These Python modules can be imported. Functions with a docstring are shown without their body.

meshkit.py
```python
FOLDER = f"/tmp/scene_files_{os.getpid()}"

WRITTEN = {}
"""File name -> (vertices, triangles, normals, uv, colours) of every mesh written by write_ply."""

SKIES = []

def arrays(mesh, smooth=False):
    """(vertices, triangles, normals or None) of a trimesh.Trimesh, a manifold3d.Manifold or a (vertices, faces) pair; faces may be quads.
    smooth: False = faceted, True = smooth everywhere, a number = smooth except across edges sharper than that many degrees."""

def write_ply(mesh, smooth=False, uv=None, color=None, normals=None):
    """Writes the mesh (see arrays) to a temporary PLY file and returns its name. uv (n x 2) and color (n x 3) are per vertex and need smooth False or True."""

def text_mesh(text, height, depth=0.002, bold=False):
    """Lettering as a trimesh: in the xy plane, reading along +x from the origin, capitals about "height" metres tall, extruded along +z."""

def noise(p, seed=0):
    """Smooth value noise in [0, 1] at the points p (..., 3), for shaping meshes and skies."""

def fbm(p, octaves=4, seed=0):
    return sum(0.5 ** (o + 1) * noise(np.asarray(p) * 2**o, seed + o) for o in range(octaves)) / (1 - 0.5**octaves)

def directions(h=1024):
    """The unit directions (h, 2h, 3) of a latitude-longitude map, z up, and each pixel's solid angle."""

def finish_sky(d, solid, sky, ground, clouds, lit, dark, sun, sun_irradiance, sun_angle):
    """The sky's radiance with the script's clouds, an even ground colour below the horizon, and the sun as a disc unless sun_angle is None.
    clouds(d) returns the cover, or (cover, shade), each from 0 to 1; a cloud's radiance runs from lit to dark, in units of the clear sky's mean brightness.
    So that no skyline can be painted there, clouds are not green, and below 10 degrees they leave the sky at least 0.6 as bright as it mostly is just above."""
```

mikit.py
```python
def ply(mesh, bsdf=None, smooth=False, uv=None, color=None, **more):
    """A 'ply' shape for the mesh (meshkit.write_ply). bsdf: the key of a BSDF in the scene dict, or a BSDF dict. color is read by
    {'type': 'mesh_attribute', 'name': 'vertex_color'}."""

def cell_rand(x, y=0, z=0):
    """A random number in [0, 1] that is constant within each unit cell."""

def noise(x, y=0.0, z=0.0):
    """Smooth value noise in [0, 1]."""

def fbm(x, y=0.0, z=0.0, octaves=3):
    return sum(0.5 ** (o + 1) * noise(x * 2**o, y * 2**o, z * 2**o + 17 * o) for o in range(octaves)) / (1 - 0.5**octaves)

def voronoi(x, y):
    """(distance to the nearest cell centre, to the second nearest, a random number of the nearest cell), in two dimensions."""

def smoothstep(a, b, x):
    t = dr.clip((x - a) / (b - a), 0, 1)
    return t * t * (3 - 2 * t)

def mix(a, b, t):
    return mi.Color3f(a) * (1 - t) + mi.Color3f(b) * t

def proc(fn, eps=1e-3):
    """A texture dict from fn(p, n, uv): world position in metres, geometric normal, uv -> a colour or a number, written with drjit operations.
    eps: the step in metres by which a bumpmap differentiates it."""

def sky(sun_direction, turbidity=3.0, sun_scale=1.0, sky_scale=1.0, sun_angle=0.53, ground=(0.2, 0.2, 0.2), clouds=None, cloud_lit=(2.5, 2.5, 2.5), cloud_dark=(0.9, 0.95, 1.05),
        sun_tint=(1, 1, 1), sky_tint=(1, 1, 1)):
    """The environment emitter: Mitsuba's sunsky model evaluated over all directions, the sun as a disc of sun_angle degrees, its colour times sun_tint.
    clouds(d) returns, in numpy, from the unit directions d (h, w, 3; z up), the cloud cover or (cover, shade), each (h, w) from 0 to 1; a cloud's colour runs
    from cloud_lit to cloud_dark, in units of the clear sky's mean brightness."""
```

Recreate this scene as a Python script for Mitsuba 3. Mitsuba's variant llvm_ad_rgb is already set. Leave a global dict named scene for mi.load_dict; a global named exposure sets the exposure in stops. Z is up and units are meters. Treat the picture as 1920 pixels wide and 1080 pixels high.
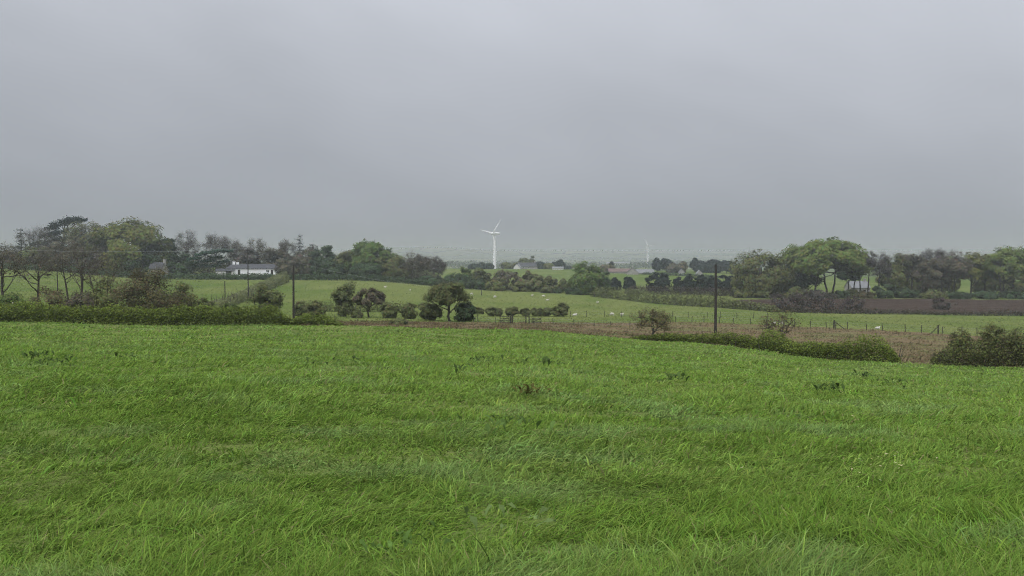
import math
import numpy as np
import trimesh
import manifold3d as m3
import mitsuba as mi
import drjit as dr
import mikit
import meshkit
from scipy.interpolate import PchipInterpolator, RegularGridInterpolator

T = mi.ScalarTransform4f
scene, labels = {}, {}

# ------------------------------------------------------------------ camera, sky, exposure, haze
FOCAL = 1478.0                      # focal length in units of a 1920 wide frame
PITCH = math.atan(72 / FOCAL)       # the lens looks down by this angle
EYE = 1.7
exposure = 3.15

SUN_ELEV, SUN_AZ = 62.0, -150.0     # behind the viewer's left shoulder, behind thick cloud
_se, _sa = math.radians(SUN_ELEV), math.radians(SUN_AZ)
SUN = (math.sin(_sa) * math.cos(_se), math.cos(_sa) * math.cos(_se), math.sin(_se))


def clouds(d):
    """Full overcast: thinner and brighter towards the zenith, with soft streaks."""
    el = np.clip(d[..., 2], 0, 1)
    az = np.arctan2(d[..., 0], d[..., 1])
    p = np.stack([az * 2.2 + d[..., 2] * 1.0, d[..., 2] * 5.5 + az * 0.5, np.zeros_like(az)], -1)
    n = meshkit.fbm(p, 4, seed=5) - 0.5
    q = np.stack([az * 7.0 + d[..., 2] * 6, d[..., 2] * 16.0 + az * 2.5, np.zeros_like(az)], -1)
    n2 = meshkit.fbm(q, 4, seed=9) - 0.5
    bright = 0.225 + 0.42 * np.sqrt(el) + 0.33 * el + 0.075 * np.sin(az * 1.3) + 0.18 * n + 0.055 * n2
    return np.ones_like(el), 1 - np.clip(bright, 0, 1)


scene["sky"] = mikit.sky(SUN, turbidity=3, sun_scale=0.3, sun_angle=65, sun_tint=(0.84, 1.0, 1.34), clouds=clouds, ground=(0.08, 0.11, 0.05),
                         cloud_lit=(1.33, 1.385, 1.51), cloud_dark=(0.0, 0.018, 0.033))
HAZE = 0.00051
scene["haze_air"] = {"type": "homogeneous", "albedo": {"type": "rgb", "value": [0.915, 0.925, 0.975]},
                     "sigma_t": {"type": "rgb", "value": [HAZE * 0.97, HAZE, HAZE * 1.04]}, "phase": {"type": "hg", "g": 0.78}}
scene["camera"] = {
    "type": "perspective", "fov": math.degrees(2 * math.atan(960 / FOCAL)), "fov_axis": "x", "near_clip": 0.1, "far_clip": 60000.0,
    "to_world": T().look_at(origin=[0, 0, EYE], target=[0, math.cos(PITCH), EYE - math.sin(PITCH)], up=[0, 0, 1]),
    "medium": {"type": "ref", "id": "haze_air"},
}

# ------------------------------------------------------------------ helpers
RNG = np.random.default_rng(7)


def fnoise(x, y, z=0.0, octaves=3, seed=0):
    return meshkit.fbm(np.stack(np.broadcast_arrays(np.asarray(x, float), y, z), -1), octaves, seed)


def key_for(name):
    used = {k.split("__")[0] for k in scene} | set(labels)
    if name not in used:
        return name
    i = 1
    while f"{name}_{i:03d}" in used:
        i += 1
    return f"{name}_{i:03d}"


def thing(name, label, cat, group=None):
    k = key_for(name)
    labels[k] = {"label": label, "category": cat}
    if group:
        labels[k]["group"] = group
    return k


def part(parent, name, shape, label=None, kind=None):
    base, k, i = f"{parent}__{name}", f"{parent}__{name}", 1
    while k in scene:
        k = f"{base}_{i:03d}"
        i += 1
    scene[k] = shape
    if label or kind:
        labels[k] = {a: b for a, b in (("label", label), ("kind", kind)) if b}
    return k


def structure(name, shape, label):
    scene[name] = shape
    labels[name] = {"label": label, "category": name.replace("_", " "), "kind": "structure"}


def rgb(*c):
    return {"type": "rgb", "value": [float(x) for x in c]}


VC = {"type": "mesh_attribute", "name": "vertex_color"}


def merge(parts):
    """[(vertices, faces, colours)] -> one of them"""
    vs, fs, cs, at = [], [], [], 0
    for v, f, c in parts:
        vs.append(v)
        fs.append(np.asarray(f) + at)
        cs.append(np.broadcast_to(c, (len(v), 3)))
        at += len(v)
    return np.vstack(vs), np.vstack(fs), np.vstack(cs)


def tubes(paths, sides=5):
    """paths: [(points, radii)] -> (v, f) of tapered tubes"""
    out, at = [], 0
    fs = []
    ang = np.arange(sides) * 2 * np.pi / sides
    for p, r in paths:
        p = np.asarray(p, float)
        t = np.gradient(p, axis=0)
        t /= np.linalg.norm(t, axis=1, keepdims=True) + 1e-12
        a = np.cross(t, np.where(np.abs(t[:, 2:]) < 0.9, [0, 0, 1.0], [1.0, 0, 0]))
        a /= np.linalg.norm(a, axis=1, keepdims=True) + 1e-12
        b = np.cross(t, a)
        r = np.broadcast_to(r, (len(p),))
        v = p[:, None] + r[:, None, None] * (np.cos(ang)[None, :, None] * a[:, None] + np.sin(ang)[None, :, None] * b[:, None])
        i, j = np.meshgrid(np.arange(len(p) - 1), np.arange(sides), indexing="ij")
        q = np.stack([i * sides + j, i * sides + (j + 1) % sides, (i + 1) * sides + (j + 1) % sides, (i + 1) * sides + j], -1).reshape(-1, 4)
        out.append(v.reshape(-1, 3))
        fs.append(np.vstack([q[:, [0, 1, 2]], q[:, [0, 2, 3]]]) + at)
        n = len(p) * sides
        caps = [[at + 0, at + k + 1, at + k] for k in range(1, sides - 1)] + [[at + n - sides, at + n - sides + k, at + n - sides + k + 1] for k in range(1, sides - 1)]
        fs.append(np.array(caps))
        at += n
    return np.vstack(out), np.vstack(fs)


def box(sx, sy, sz, c=(0, 0, 0)):
    m = trimesh.creation.box((sx, sy, sz))
    m.apply_translation(c)
    return m


def posed(m, x, y, z, yaw=0.0):
    m = m.copy()
    m.apply_transform(trimesh.transformations.rotation_matrix(yaw, [0, 0, 1]))
    m.apply_translation((x, y, z))
    return m


# ------------------------------------------------------------------ materials
def mat(name, d):
    scene[name] = d


def leafy(name, rough, trans, eta):
    mat(name, {"type": "principledthin", "base_color": VC, "roughness": rough, "diff_trans": trans, "spec_trans": 0.0, "eta": eta})


leafy("blade_bsdf", 0.34, 0.7, 1.55)
leafy("leaf_bsdf", 0.5, 0.6, 1.4)
mat("bark_bsdf", {"type": "twosided", "bsdf": {"type": "diffuse", "reflectance": VC}})


def ground_color(p, n, uv):
    big = mikit.fbm(p.x * 0.012, p.y * 0.006, octaves=3)
    mid = mikit.fbm(p.x * 0.11, p.y * 0.05, octaves=3)
    fine = mikit.fbm(p.x * 1.3, p.y * 0.9, octaves=3)
    c = mikit.mix((0.082, 0.120, 0.030), (0.128, 0.150, 0.048), mikit.smoothstep(0.3, 0.7, big * 0.5 + mid * 0.5))
    c = mikit.mix(c, (0.07, 0.08, 0.03), mikit.smoothstep(0.55, 0.85, fine) * 0.5)
    d1, d2, w = mikit.voronoi(p.x * 0.0042, p.y * 0.0025)
    far = mikit.mix((0.070, 0.105, 0.030), (0.135, 0.150, 0.052), w)
    far = mikit.mix(far, (0.03, 0.04, 0.02), (1 - mikit.smoothstep(0.02, 0.09, d2 - d1)))
    c = mikit.mix(c, far, mikit.smoothstep(520, 640, p.y))
    return c


mat("ground_bsdf", {"type": "twosided", "bsdf": {"type": "diffuse", "reflectance": mikit.proc(ground_color)}})


def rough_color(p, n, uv):
    a = mikit.fbm(p.x * 0.25, p.y * 0.35, octaves=3)
    b = mikit.fbm(p.x * 2.2, p.y * 2.2, octaves=2)
    c = mikit.mix((0.142, 0.110, 0.064), (0.124, 0.122, 0.054), mikit.smoothstep(0.42, 0.68, a))
    return mikit.mix(c, (0.07, 0.05, 0.03), mikit.smoothstep(0.5, 0.8, b) * 0.7)


mat("rough_bsdf", {"type": "twosided", "bsdf": {"type": "diffuse", "reflectance": mikit.proc(rough_color)}})


def plough_color(p, n, uv):
    a = mikit.fbm(p.x * 0.05, p.y * 0.9, octaves=3)
    b = mikit.fbm(p.x * 1.5, p.y * 1.5, octaves=2)
    return mikit.mix((0.036, 0.026, 0.021), (0.060, 0.044, 0.036), mikit.smoothstep(0.3, 0.7, 0.5 * a + 0.5 * b))


mat("plough_bsdf", {"type": "twosided", "bsdf": {"type": "diffuse", "reflectance": mikit.proc(plough_color)}})


def plain(name, c1, c2, scale, rough=0.8):
    def fn(p, n, uv):
        return mikit.mix(c1, c2, mikit.fbm(p.x * scale, p.y * scale, p.z * scale, octaves=3))
    mat(name, {"type": "twosided", "bsdf": {"type": "principled", "base_color": mikit.proc(fn), "roughness": rough, "specular": 0.3}})


plain("white_paint_bsdf", (0.72, 0.72, 0.72), (0.82, 0.82, 0.82), 0.3, 0.45)
plain("render_bsdf", (0.44, 0.43, 0.40), (0.60, 0.59, 0.565), 0.8)
plain("stone_bsdf", (0.20, 0.19, 0.17), (0.33, 0.315, 0.29), 1.1)
plain("slate_bsdf", (0.034, 0.036, 0.041), (0.066, 0.067, 0.074), 1.4, 0.75)
plain("sheet_bsdf", (0.12, 0.125, 0.13), (0.20, 0.205, 0.21), 0.5, 0.65)
plain("clay_bsdf", (0.10, 0.072, 0.064), (0.155, 0.108, 0.096), 0.9)
plain("old_wood_bsdf", (0.018, 0.016, 0.013), (0.045, 0.039, 0.032), 3.0, 0.9)
plain("fleece_bsdf", (0.36, 0.34, 0.29), (0.58, 0.56, 0.50), 6.0, 0.95)
mat("glass_bsdf", {"type": "twosided", "bsdf": {"type": "principled", "base_color": rgb(0.03, 0.035, 0.04), "roughness": 0.12, "specular": 0.6}})
mat("wire_bsdf", {"type": "twosided", "bsdf": {"type": "diffuse", "reflectance": rgb(0.30, 0.31, 0.31)}})

# ------------------------------------------------------------------ terrain
COL = np.array([0, 330, 640, 960, 1280, 1600, 1920], float)
ROWS = [  # distance, then the frame row in which the ground lies at each column
    (58, 625, 633, 637, 645, 664, 685, 692),
    (78, 604, 612, 614, 622, 642, 661, 667),
    (100, 590, 600, 604, 611, 628, 637, 647),
    (120, 577, 589, 597, 604, 609, 616, 626),
    (150, 558, 573, 590, 594, 595, 603, 611),
    (175, 548, 563, 580, 585, 588, 596, 601),
    (200, 540, 553, 567, 575, 581, 589, 593),
    (250, 520, 538, 543, 560, 568, 566, 568),
    (300, 504, 524, 526, 546, 552, 552, 553),
    (340, 500, 516, 521, 540, 543, 546, 546),
    (450, 494, 506, 513, 527, 528, 530, 530),
    (570, 490, 499, 504, 505, 508, 520, 524),
    (720, 491, 501, 505, 507, 511, 519, 521),
    (1100, 497, 505, 506, 507, 508, 509, 509),
    (2000, 499, 499, 499, 499, 499, 499, 499),
    (4000, 488, 488, 488, 488, 488, 488, 488),
    (6500, 480, 480, 480, 480, 481, 481, 481),
    (9000, 476.5, 476.5, 476.5, 476.5, 476.5, 476.5, 476.5),
    (13000, 473.5, 473.5, 473.5, 473.5, 473.5, 473.5, 473.5),
    (40000, 469.3, 469.3, 469.3, 469.3, 469.3, 469.3, 469.3),
]


def line_z(v, d):
    """height of the sight line through frame row v at distance d"""
    t = (v - 540) / FOCAL
    return EYE - d * (math.sin(PITCH) + t * math.cos(PITCH)) / (math.cos(PITCH) - t * math.sin(PITCH))


_d = np.array([0.0, 6, 20] + [r[0] for r in ROWS])
_prof = []
for i in range(len(COL)):
    z58 = line_z(ROWS[0][1 + i], 58)
    _prof.append(PchipInterpolator(np.log(_d + 8), [0.0, -0.075 * 6, z58 * 0.31] + [line_z(r[1 + i], r[0]) for r in ROWS]))
_acol = (COL - 960) / FOCAL


def height_exact(x, y):
    x, y = np.broadcast_arrays(np.asarray(x, float), np.asarray(y, float))
    yy = np.maximum(y, 0.0)
    a = np.clip(x / np.maximum(yy, 3.0), _acol[0], _acol[-1])
    zs = np.stack([p(np.log(np.minimum(yy, 39000) + 8)) for p in _prof], -1)
    s = np.clip((a - _acol[0]) / (_acol[-1] - _acol[0]) * (len(COL) - 1), 0, len(COL) - 1)
    i = np.clip(np.searchsorted(_acol, a, side="right") - 1, 0, len(COL) - 2)
    t = (a - _acol[i]) / (_acol[i + 1] - _acol[i])
    t = t * t * (3 - 2 * t)
    take = lambda k: np.take_along_axis(zs, k[..., None], -1)[..., 0]
    z = take(i) * (1 - t) + take(i + 1) * t
    bump = 0.10 * (fnoise(x / 4.0, yy / 4.0, octaves=2, seed=3) - 0.5) + 0.5 * np.clip(yy / 300, 0, 1) * (fnoise(x / 30.0, yy / 30.0, octaves=2, seed=4) - 0.5)
    return z + bump


NX, NY = 200, 230
_gx = 4.0 * np.sinh(np.linspace(-1, 1, NX) * math.asinh(16000 / 4.0))
_gy = np.concatenate([[-16000, -4000, -900, -250, -60, -15, -4, 0], 3.0 * np.sinh(np.linspace(0, 1, NY)[1:] * math.asinh(38000 / 3.0))])
_GX, _GY = np.meshgrid(_gx, _gy)
_GZ = height_exact(_GX, _GY)
_surf = RegularGridInterpolator((_gy, _gx), _GZ, bounds_error=False, fill_value=None)


def ground(x, y):
    x, y = np.broadcast_arrays(np.asarray(x, float), np.asarray(y, float))
    return _surf(np.stack([y, x], -1))


def grid_faces(ny, nx):
    i, j = np.meshgrid(np.arange(ny - 1), np.arange(nx - 1), indexing="ij")
    a = (i * nx + j).ravel()
    return np.vstack([np.stack([a, a + 1, a + nx + 1], 1), np.stack([a, a + nx + 1, a + nx], 1)])


structure("ground", mikit.ply((np.stack([_GX, _GY, _GZ], -1).reshape(-1, 3), grid_faces(*_GX.shape)), "ground_bsdf", smooth=True),
          "green farmland rolling away under the fields to the hazy skyline")


def bearing(u):
    return (u - 960) / FOCAL


def spot(u, d):
    """the point of the ground at distance d on the bearing of frame column u"""
    x = bearing(u) * d
    return x, d, float(ground(x, d))


def sheet(us, near, far, lift, n_u=120, n_d=24):
    """a strip of ground between two lines, each given as distance at the bearings us"""
    a = np.linspace(bearing(us[0]), bearing(us[-1]), n_u)
    b = [bearing(u) for u in us]
    lo, hi = np.interp(a, b, near), np.interp(a, b, far)
    lo = lo + 1.2 * (fnoise(a * 60, 0, 1, seed=11) - 0.5) * 2
    hi = hi + 3.0 * (fnoise(a * 50, 0, 2, seed=12) - 0.5) * 2
    t = np.linspace(0, 1, n_d)[:, None]
    y = lo[None] * (1 - t) + hi[None] * t
    x = a[None] * y
    return np.stack([x, y, ground(x, y) + lift], -1).reshape(-1, 3), grid_faces(n_d, n_u)


# a long low hill, dim in the haze
_hu = np.linspace(500, 1700, 160)
_ht = 476 - 12.0 * np.exp(-((_hu - 800) / 130) ** 2) - 6.0 * np.exp(-((_hu - 1080) / 160) ** 2) + 1.4 * (fnoise(_hu / 40, 0, 5, 3, 13) - 0.5)
_hx = np.array([[bearing(u) * d for u in _hu] for d in (4700, 5600, 7200)])
_hz = np.stack([[line_z(484, 4700)] * 160, [line_z(v, 5600) for v in _ht], [line_z(486, 7200)] * 160])
_hy = np.array([[d] * 160 for d in (4700, 5600, 7200)], float)


def bearing_rows():
    t = np.concatenate([np.linspace(0, 1, 9), 1 + np.linspace(0, 1, 9)[1:]])
    e = lambda a, k: np.stack([a[int(min(q, 1.999))] + (a[int(min(q, 1.999)) + 1] - a[int(min(q, 1.999))]) * (lambda f: f * f * (3 - 2 * f) if k else f)(q - int(min(q, 1.999))) for q in t])
    return np.stack([e(_hx, 0), e(_hy, 0), e(_hz, 1)], -1)


_hill = bearing_rows()
structure("hills", mikit.ply((_hill.reshape(-1, 3), grid_faces(_hill.shape[0], _hill.shape[1])), "ground_bsdf", smooth=True), "long low hill fading into the grey haze behind the big turbine")

EDGE_U = [-200, 0, 330, 640, 960, 1150, 1280, 1500, 1690, 1920, 2200]
EDGE_D = [78, 78, 79, 82, 84, 83, 79, 68, 61, 60, 60]            # where the near field ends
ROUGH_D = [80, 80, 80, 101, 116, 122, 128, 122, 116, 113, 113]      # where the rough grass beyond it ends


def edge(u):
    return float(np.interp(u, EDGE_U, EDGE_D))


structure("rough_ground", mikit.ply(sheet(EDGE_U[3:], EDGE_D[3:], ROUGH_D[3:], 0.05), "rough_bsdf", smooth=True), "strip of brown unmown ground between the near field and the fenced pasture")
structure("ploughed_field", mikit.ply(sheet([1375, 1430, 1500, 1650, 1920, 2200], [228, 212, 204, 203, 205, 210], [262, 266, 268, 268, 268, 268], 0.08), "plough_bsdf", smooth=True),
          "bare reddish brown ploughed field below the wood")

# ------------------------------------------------------------------ trees, shrubs and hedges


def leaf_tris(c, size, rng, up=0.35, out=None, stretch=1.6):
    """one small irregular three-cornered leaf spray at each centre"""
    n = len(c)
    nrm = rng.normal(size=(n, 3))
    nrm[:, 2] = np.abs(nrm[:, 2]) + up
    if out is not None:
        nrm = nrm * 0.45 + out * 1.3
    nrm /= np.linalg.norm(nrm, axis=1, keepdims=True)
    a = np.cross(nrm, rng.normal(size=(n, 3)))
    a /= np.linalg.norm(a, axis=1, keepdims=True) + 1e-9
    b = np.cross(nrm, a)
    s = (np.broadcast_to(size, (n,)) * rng.uniform(0.6, 1.4, n))[:, None]
    v = np.stack([c - a * s * 0.5 * stretch, c + a * s * 0.3 * stretch + b * s * 0.5, c + a * s * rng.uniform(0.1, 0.5, (n, 1)) - b * s * rng.uniform(0.3, 0.6, (n, 1))], 1)
    return v.reshape(-1, 3), np.arange(3 * n).reshape(-1, 3)


def twig_tris(c, dirs, length, width, rng):
    n = len(c)
    w = np.cross(dirs, rng.normal(size=(n, 3)))
    w /= np.linalg.norm(w, axis=1, keepdims=True) + 1e-9
    w = w * (np.broadcast_to(width, (n,)) * rng.uniform(0.6, 1.3, n))[:, None] / 2
    L = (np.broadcast_to(length, (n,)) * rng.uniform(0.5, 1.3, n))[:, None]
    v = np.stack([c - w, c + w, c + dirs * L], 1)
    return v.reshape(-1, 3), np.arange(3 * n).reshape(-1, 3)


def per_leaf(base, n, rng, spread=0.22, hue=0.10):
    k = (1 + 0.5 * spread * rng.normal(size=(n, 1))).clip(0.5, 1.6)
    h = 1 + hue * rng.normal(size=(n, 3))
    return np.repeat(np.clip(np.asarray(base) * k * h, 0.004, 0.6), 3, axis=0)


LEAF = dict(
    beech=(0.138, 0.178, 0.050), olive=(0.125, 0.135, 0.052), brown=(0.116, 0.104, 0.070), grey=(0.112, 0.104, 0.092), dark=(0.060, 0.090, 0.045),
    blue=(0.030, 0.044, 0.036), spruce=(0.032, 0.036, 0.034), green=(0.112, 0.160, 0.048), yellow=(0.160, 0.165, 0.050), thorn=(0.122, 0.138, 0.056), bud=(0.125, 0.112, 0.056),
    yew=(0.018, 0.027, 0.022), pine=(0.020, 0.030, 0.028), cedar=(0.045, 0.085, 0.055), pale=(0.150, 0.165, 0.075), hedge=(0.135, 0.176, 0.036))
BARK = (0.062, 0.054, 0.044)

# form: crown base (fraction of the height), lobes, lobe size, leaf size (m at 300 m), leaves, twigs, flatness of the top, trunks
FORM = dict(
    dome=dict(base=0.22, lobes=84, lobe=0.125, leaves=6500, twigs=600, power=2.0),
    tall=dict(base=0.34, lobes=44, lobe=0.155, leaves=4200, twigs=900, power=2.3),
    bare=dict(base=0.28, lobes=52, lobe=0.14, leaves=150, twigs=3600, power=2.1),
    sparse=dict(base=0.25, lobes=42, lobe=0.155, leaves=3000, twigs=1500, power=2.2),
    bush=dict(base=0.0, lobes=32, lobe=0.20, leaves=2500, twigs=1500, power=2.2),
    thorn=dict(base=0.2, lobes=30, lobe=0.20, leaves=2600, twigs=1400, power=2.2),
    clipped=dict(base=0.0, lobes=44, lobe=0.15, leaves=2600, twigs=0, power=3.2),
    pine=dict(base=0.30, lobes=26, lobe=0.18, leaves=4200, twigs=200, power=2.4),
)


def grow(form, H, W, color, px, rng, lean=0.0, depth=1.0, base=None, density=1.0, leaves=None, twigs=None, bark=BARK, trunks=1, gap=0.0, leaf=1.0):
    """trunk with limbs, and crown, of a broad-leaved tree or shrub with its foot at the origin. px: the width of a picture element at the tree"""
    F = FORM[form]
    cb = F["base"] if base is None else base
    nl = F["lobes"]
    ch = H * (1 - cb)
    # lobes: near the outside of the crown, flat below
    th = rng.uniform(0, 2 * np.pi, nl)
    ct = 1 - 2 * (np.arange(nl) + rng.uniform(0, 1, nl)) / nl
    if cb > 0.15:
        ct = np.where(ct < -0.6, rng.uniform(-0.5, 1, nl), ct)
    st = np.sqrt(1 - ct ** 2)
    r = (rng.uniform(0.55, 1.0, nl) if form == "dome" else rng.uniform(0.25, 1.0, nl)) ** 0.5 * 0.96
    p = F["power"]
    dirs = np.stack([st * np.cos(th), st * np.sin(th), ct], -1)
    sq = (np.abs(dirs) ** p).sum(-1, keepdims=True) ** (-1 / p)
    skew = 1 + 0.16 * (rng.uniform(size=(nl, 1)) - 0.5)
    lr = F["lobe"] * W * rng.uniform(0.7, 1.35, nl)
    half = np.array([max(W / 2 - F["lobe"] * W * 0.75, W * 0.2), max(W / 2 - F["lobe"] * W * 0.75, W * 0.2) * depth, max(ch / 2 - F["lobe"] * min(W, ch) * 0.7, ch * 0.25)])
    amp = 0.16 if form == "dome" else 0.66
    rough = 1.08 - amp / 2 + amp * fnoise(dirs[:, 0] * 1.4, dirs[:, 1] * 1.4, dirs[:, 2] * 1.4, 2, int(rng.integers(1e6)))
    lc = dirs * sq * skew * (r * rough)[:, None] * half / 0.92
    mid = cb * H + ch * (0.5 if cb > 0.12 else 0.42)
    half[2] *= 1.0 if cb > 0.12 else 1.16
    lc[:, 2] *= 1.0 if cb > 0.12 else 1.16
    lc[:, 2] += mid
    lc[:, 0] += lean * lc[:, 2]
    lr = np.minimum(lr, np.maximum(0.18 * ch, 0.09 * W))
    lc[:, 2] = np.maximum(lc[:, 2], cb * H * 0.9 + 0.35 * lr)
    # limbs
    paths, ends = [], []
    feet = [np.array([0.0, 0, 0])] if trunks == 1 else [np.array([W * 0.10 * math.cos(k * 2.4 + 1), W * 0.06 * math.sin(k * 2.4 + 1), 0]) for k in range(trunks)]
    tr = max(0.014 * H + 0.011 * W, 0.04) / math.sqrt(trunks)
    fork = max(cb * H * 0.8, 0.05 * H)
    for k, f0 in enumerate(feet):
        top = np.array([f0[0] * 1.8 + lean * H * 0.6 + rng.normal() * 0.03 * W, f0[1] * 1.8 + rng.normal() * 0.03 * W, H * 0.72])
        t = np.linspace(0, 1, 7)[:, None]
        wob = np.cumsum(rng.normal(size=(7, 3)) * [0.012 * W, 0.012 * W, 0], axis=0)
        wob[0] = 0
        pts = f0 * (1 - t) + top * t + wob
        pts[0, 2] = -0.25
        rad = tr * np.array([1.25, 1.0, 0.92, 0.8, 0.6, 0.4, 0.16])
        paths.append((pts, rad))
        mine = [i for i in range(nl) if i % len(feet) == k]
        # a few main limbs, well apart; the other boughs fork off them
        K = min(len(mine), 8 if len(feet) == 1 else 5)
        main = [mine[0]]
        while len(main) < K:
            dist = np.min([np.linalg.norm(lc[mine] - lc[j], axis=1) for j in main], axis=0)
            main.append(mine[int(np.argmax(dist))])
        lo_s = min(fork / (H * 0.72), 0.85)
        limbs = []
        for i in main + [j for j in mine if j not in main]:
            q2 = lc[i]
            if i in main or not limbs:
                s = lo_s + (0.94 - lo_s) * rng.uniform() ** 1.1
                if q2[2] < pts[int(s * 6), 2]:
                    s = np.clip(q2[2] / (H * 0.72) * 0.75, 0.05, 0.9)
                q0 = np.array([np.interp(s, np.linspace(0, 1, 7), pts[:, j]) for j in range(3)])
                r0 = tr * rng.uniform(0.38, 0.6) * (1.15 - 0.6 * s)
            else:
                cand = np.vstack([l[2:4] for l, _ in limbs])
                w = int(np.argmin(np.linalg.norm(cand - q2, axis=1) + 2.0 * np.maximum(cand[:, 2] - q2[2], 0)))
                q0 = cand[w]
                r0 = limbs[w // 2][1] * rng.uniform(0.35, 0.55)
            gap_ = np.linalg.norm(q2 - q0)
            q1 = q0 * 0.5 + q2 * 0.5 + np.array([0, 0, -0.08 * gap_]) * rng.uniform(-1.0, 1.3) + rng.normal(size=3) * 0.10 * gap_
            tt = np.linspace(0, 1, 5)[:, None]
            limb = q0 * (1 - tt) ** 2 + 2 * q1 * tt * (1 - tt) + q2 * tt ** 2
            limb[1:4] += np.clip(rng.normal(size=(3, 3)), -1.5, 1.5) * 0.02 * gap_
            paths.append((limb, np.linspace(r0, r0 * 0.3, 5)))
            if i in main:
                limbs.append((limb, r0))
            for m in range(2):
                e = q2 + np.clip(rng.normal(size=3), -1.2, 1.2) * lr[i] * 0.5
                s0 = limb[rng.integers(2, 4)]
                ml = (s0 + e) / 2 + rng.normal(size=3) * 0.1 * lr[i]
                paths.append((np.array([s0, ml, e]), np.array([r0 * 0.45, r0 * 0.3, r0 * 0.12])))
    tv, tf = tubes(paths, 5 if H / px > 60 else 4)
    trunk = (tv, tf, np.clip(np.asarray(bark) * (1 + 0.15 * rng.normal(size=(len(tv), 1))), 0.008, 0.4))
    # foliage
    crown = []
    size = max((1.75 if density > 0.5 else 1.9) * px, 0.05) * leaf
    nleaf = int((F["leaves"] if leaves is None else leaves) * density)
    ntwig = int((F["twigs"] if twigs is None else twigs) * density)
    wgt = lr ** 2 / (lr ** 2).sum()
    if nleaf:
        i = rng.choice(nl, nleaf, p=wgt)
        d = rng.normal(size=(nleaf, 3))
        d /= np.linalg.norm(d, axis=1, keepdims=True)
        rr = rng.uniform(0, 1, nleaf) ** 0.42
        # small sprays inside each lobe leave gaps between them
        c = lc[i] + d * (lr[i] * rr)[:, None] * [1, 1, 0.72]
        if gap:
            keep = fnoise(c[:, 0] / (0.11 * W), c[:, 1] / (0.11 * W), c[:, 2] / (0.08 * W), 2, int(rng.integers(1e6))) > gap
            c, d = c[keep], d[keep]
        c[:, 2] = np.maximum(c[:, 2], 0.02 * H)
        out = c - [lean * mid, 0, mid * 0.8]
        out /= np.linalg.norm(out, axis=1, keepdims=True) + 1e-9
        v, f = leaf_tris(c, size, rng, out=out)
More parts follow.
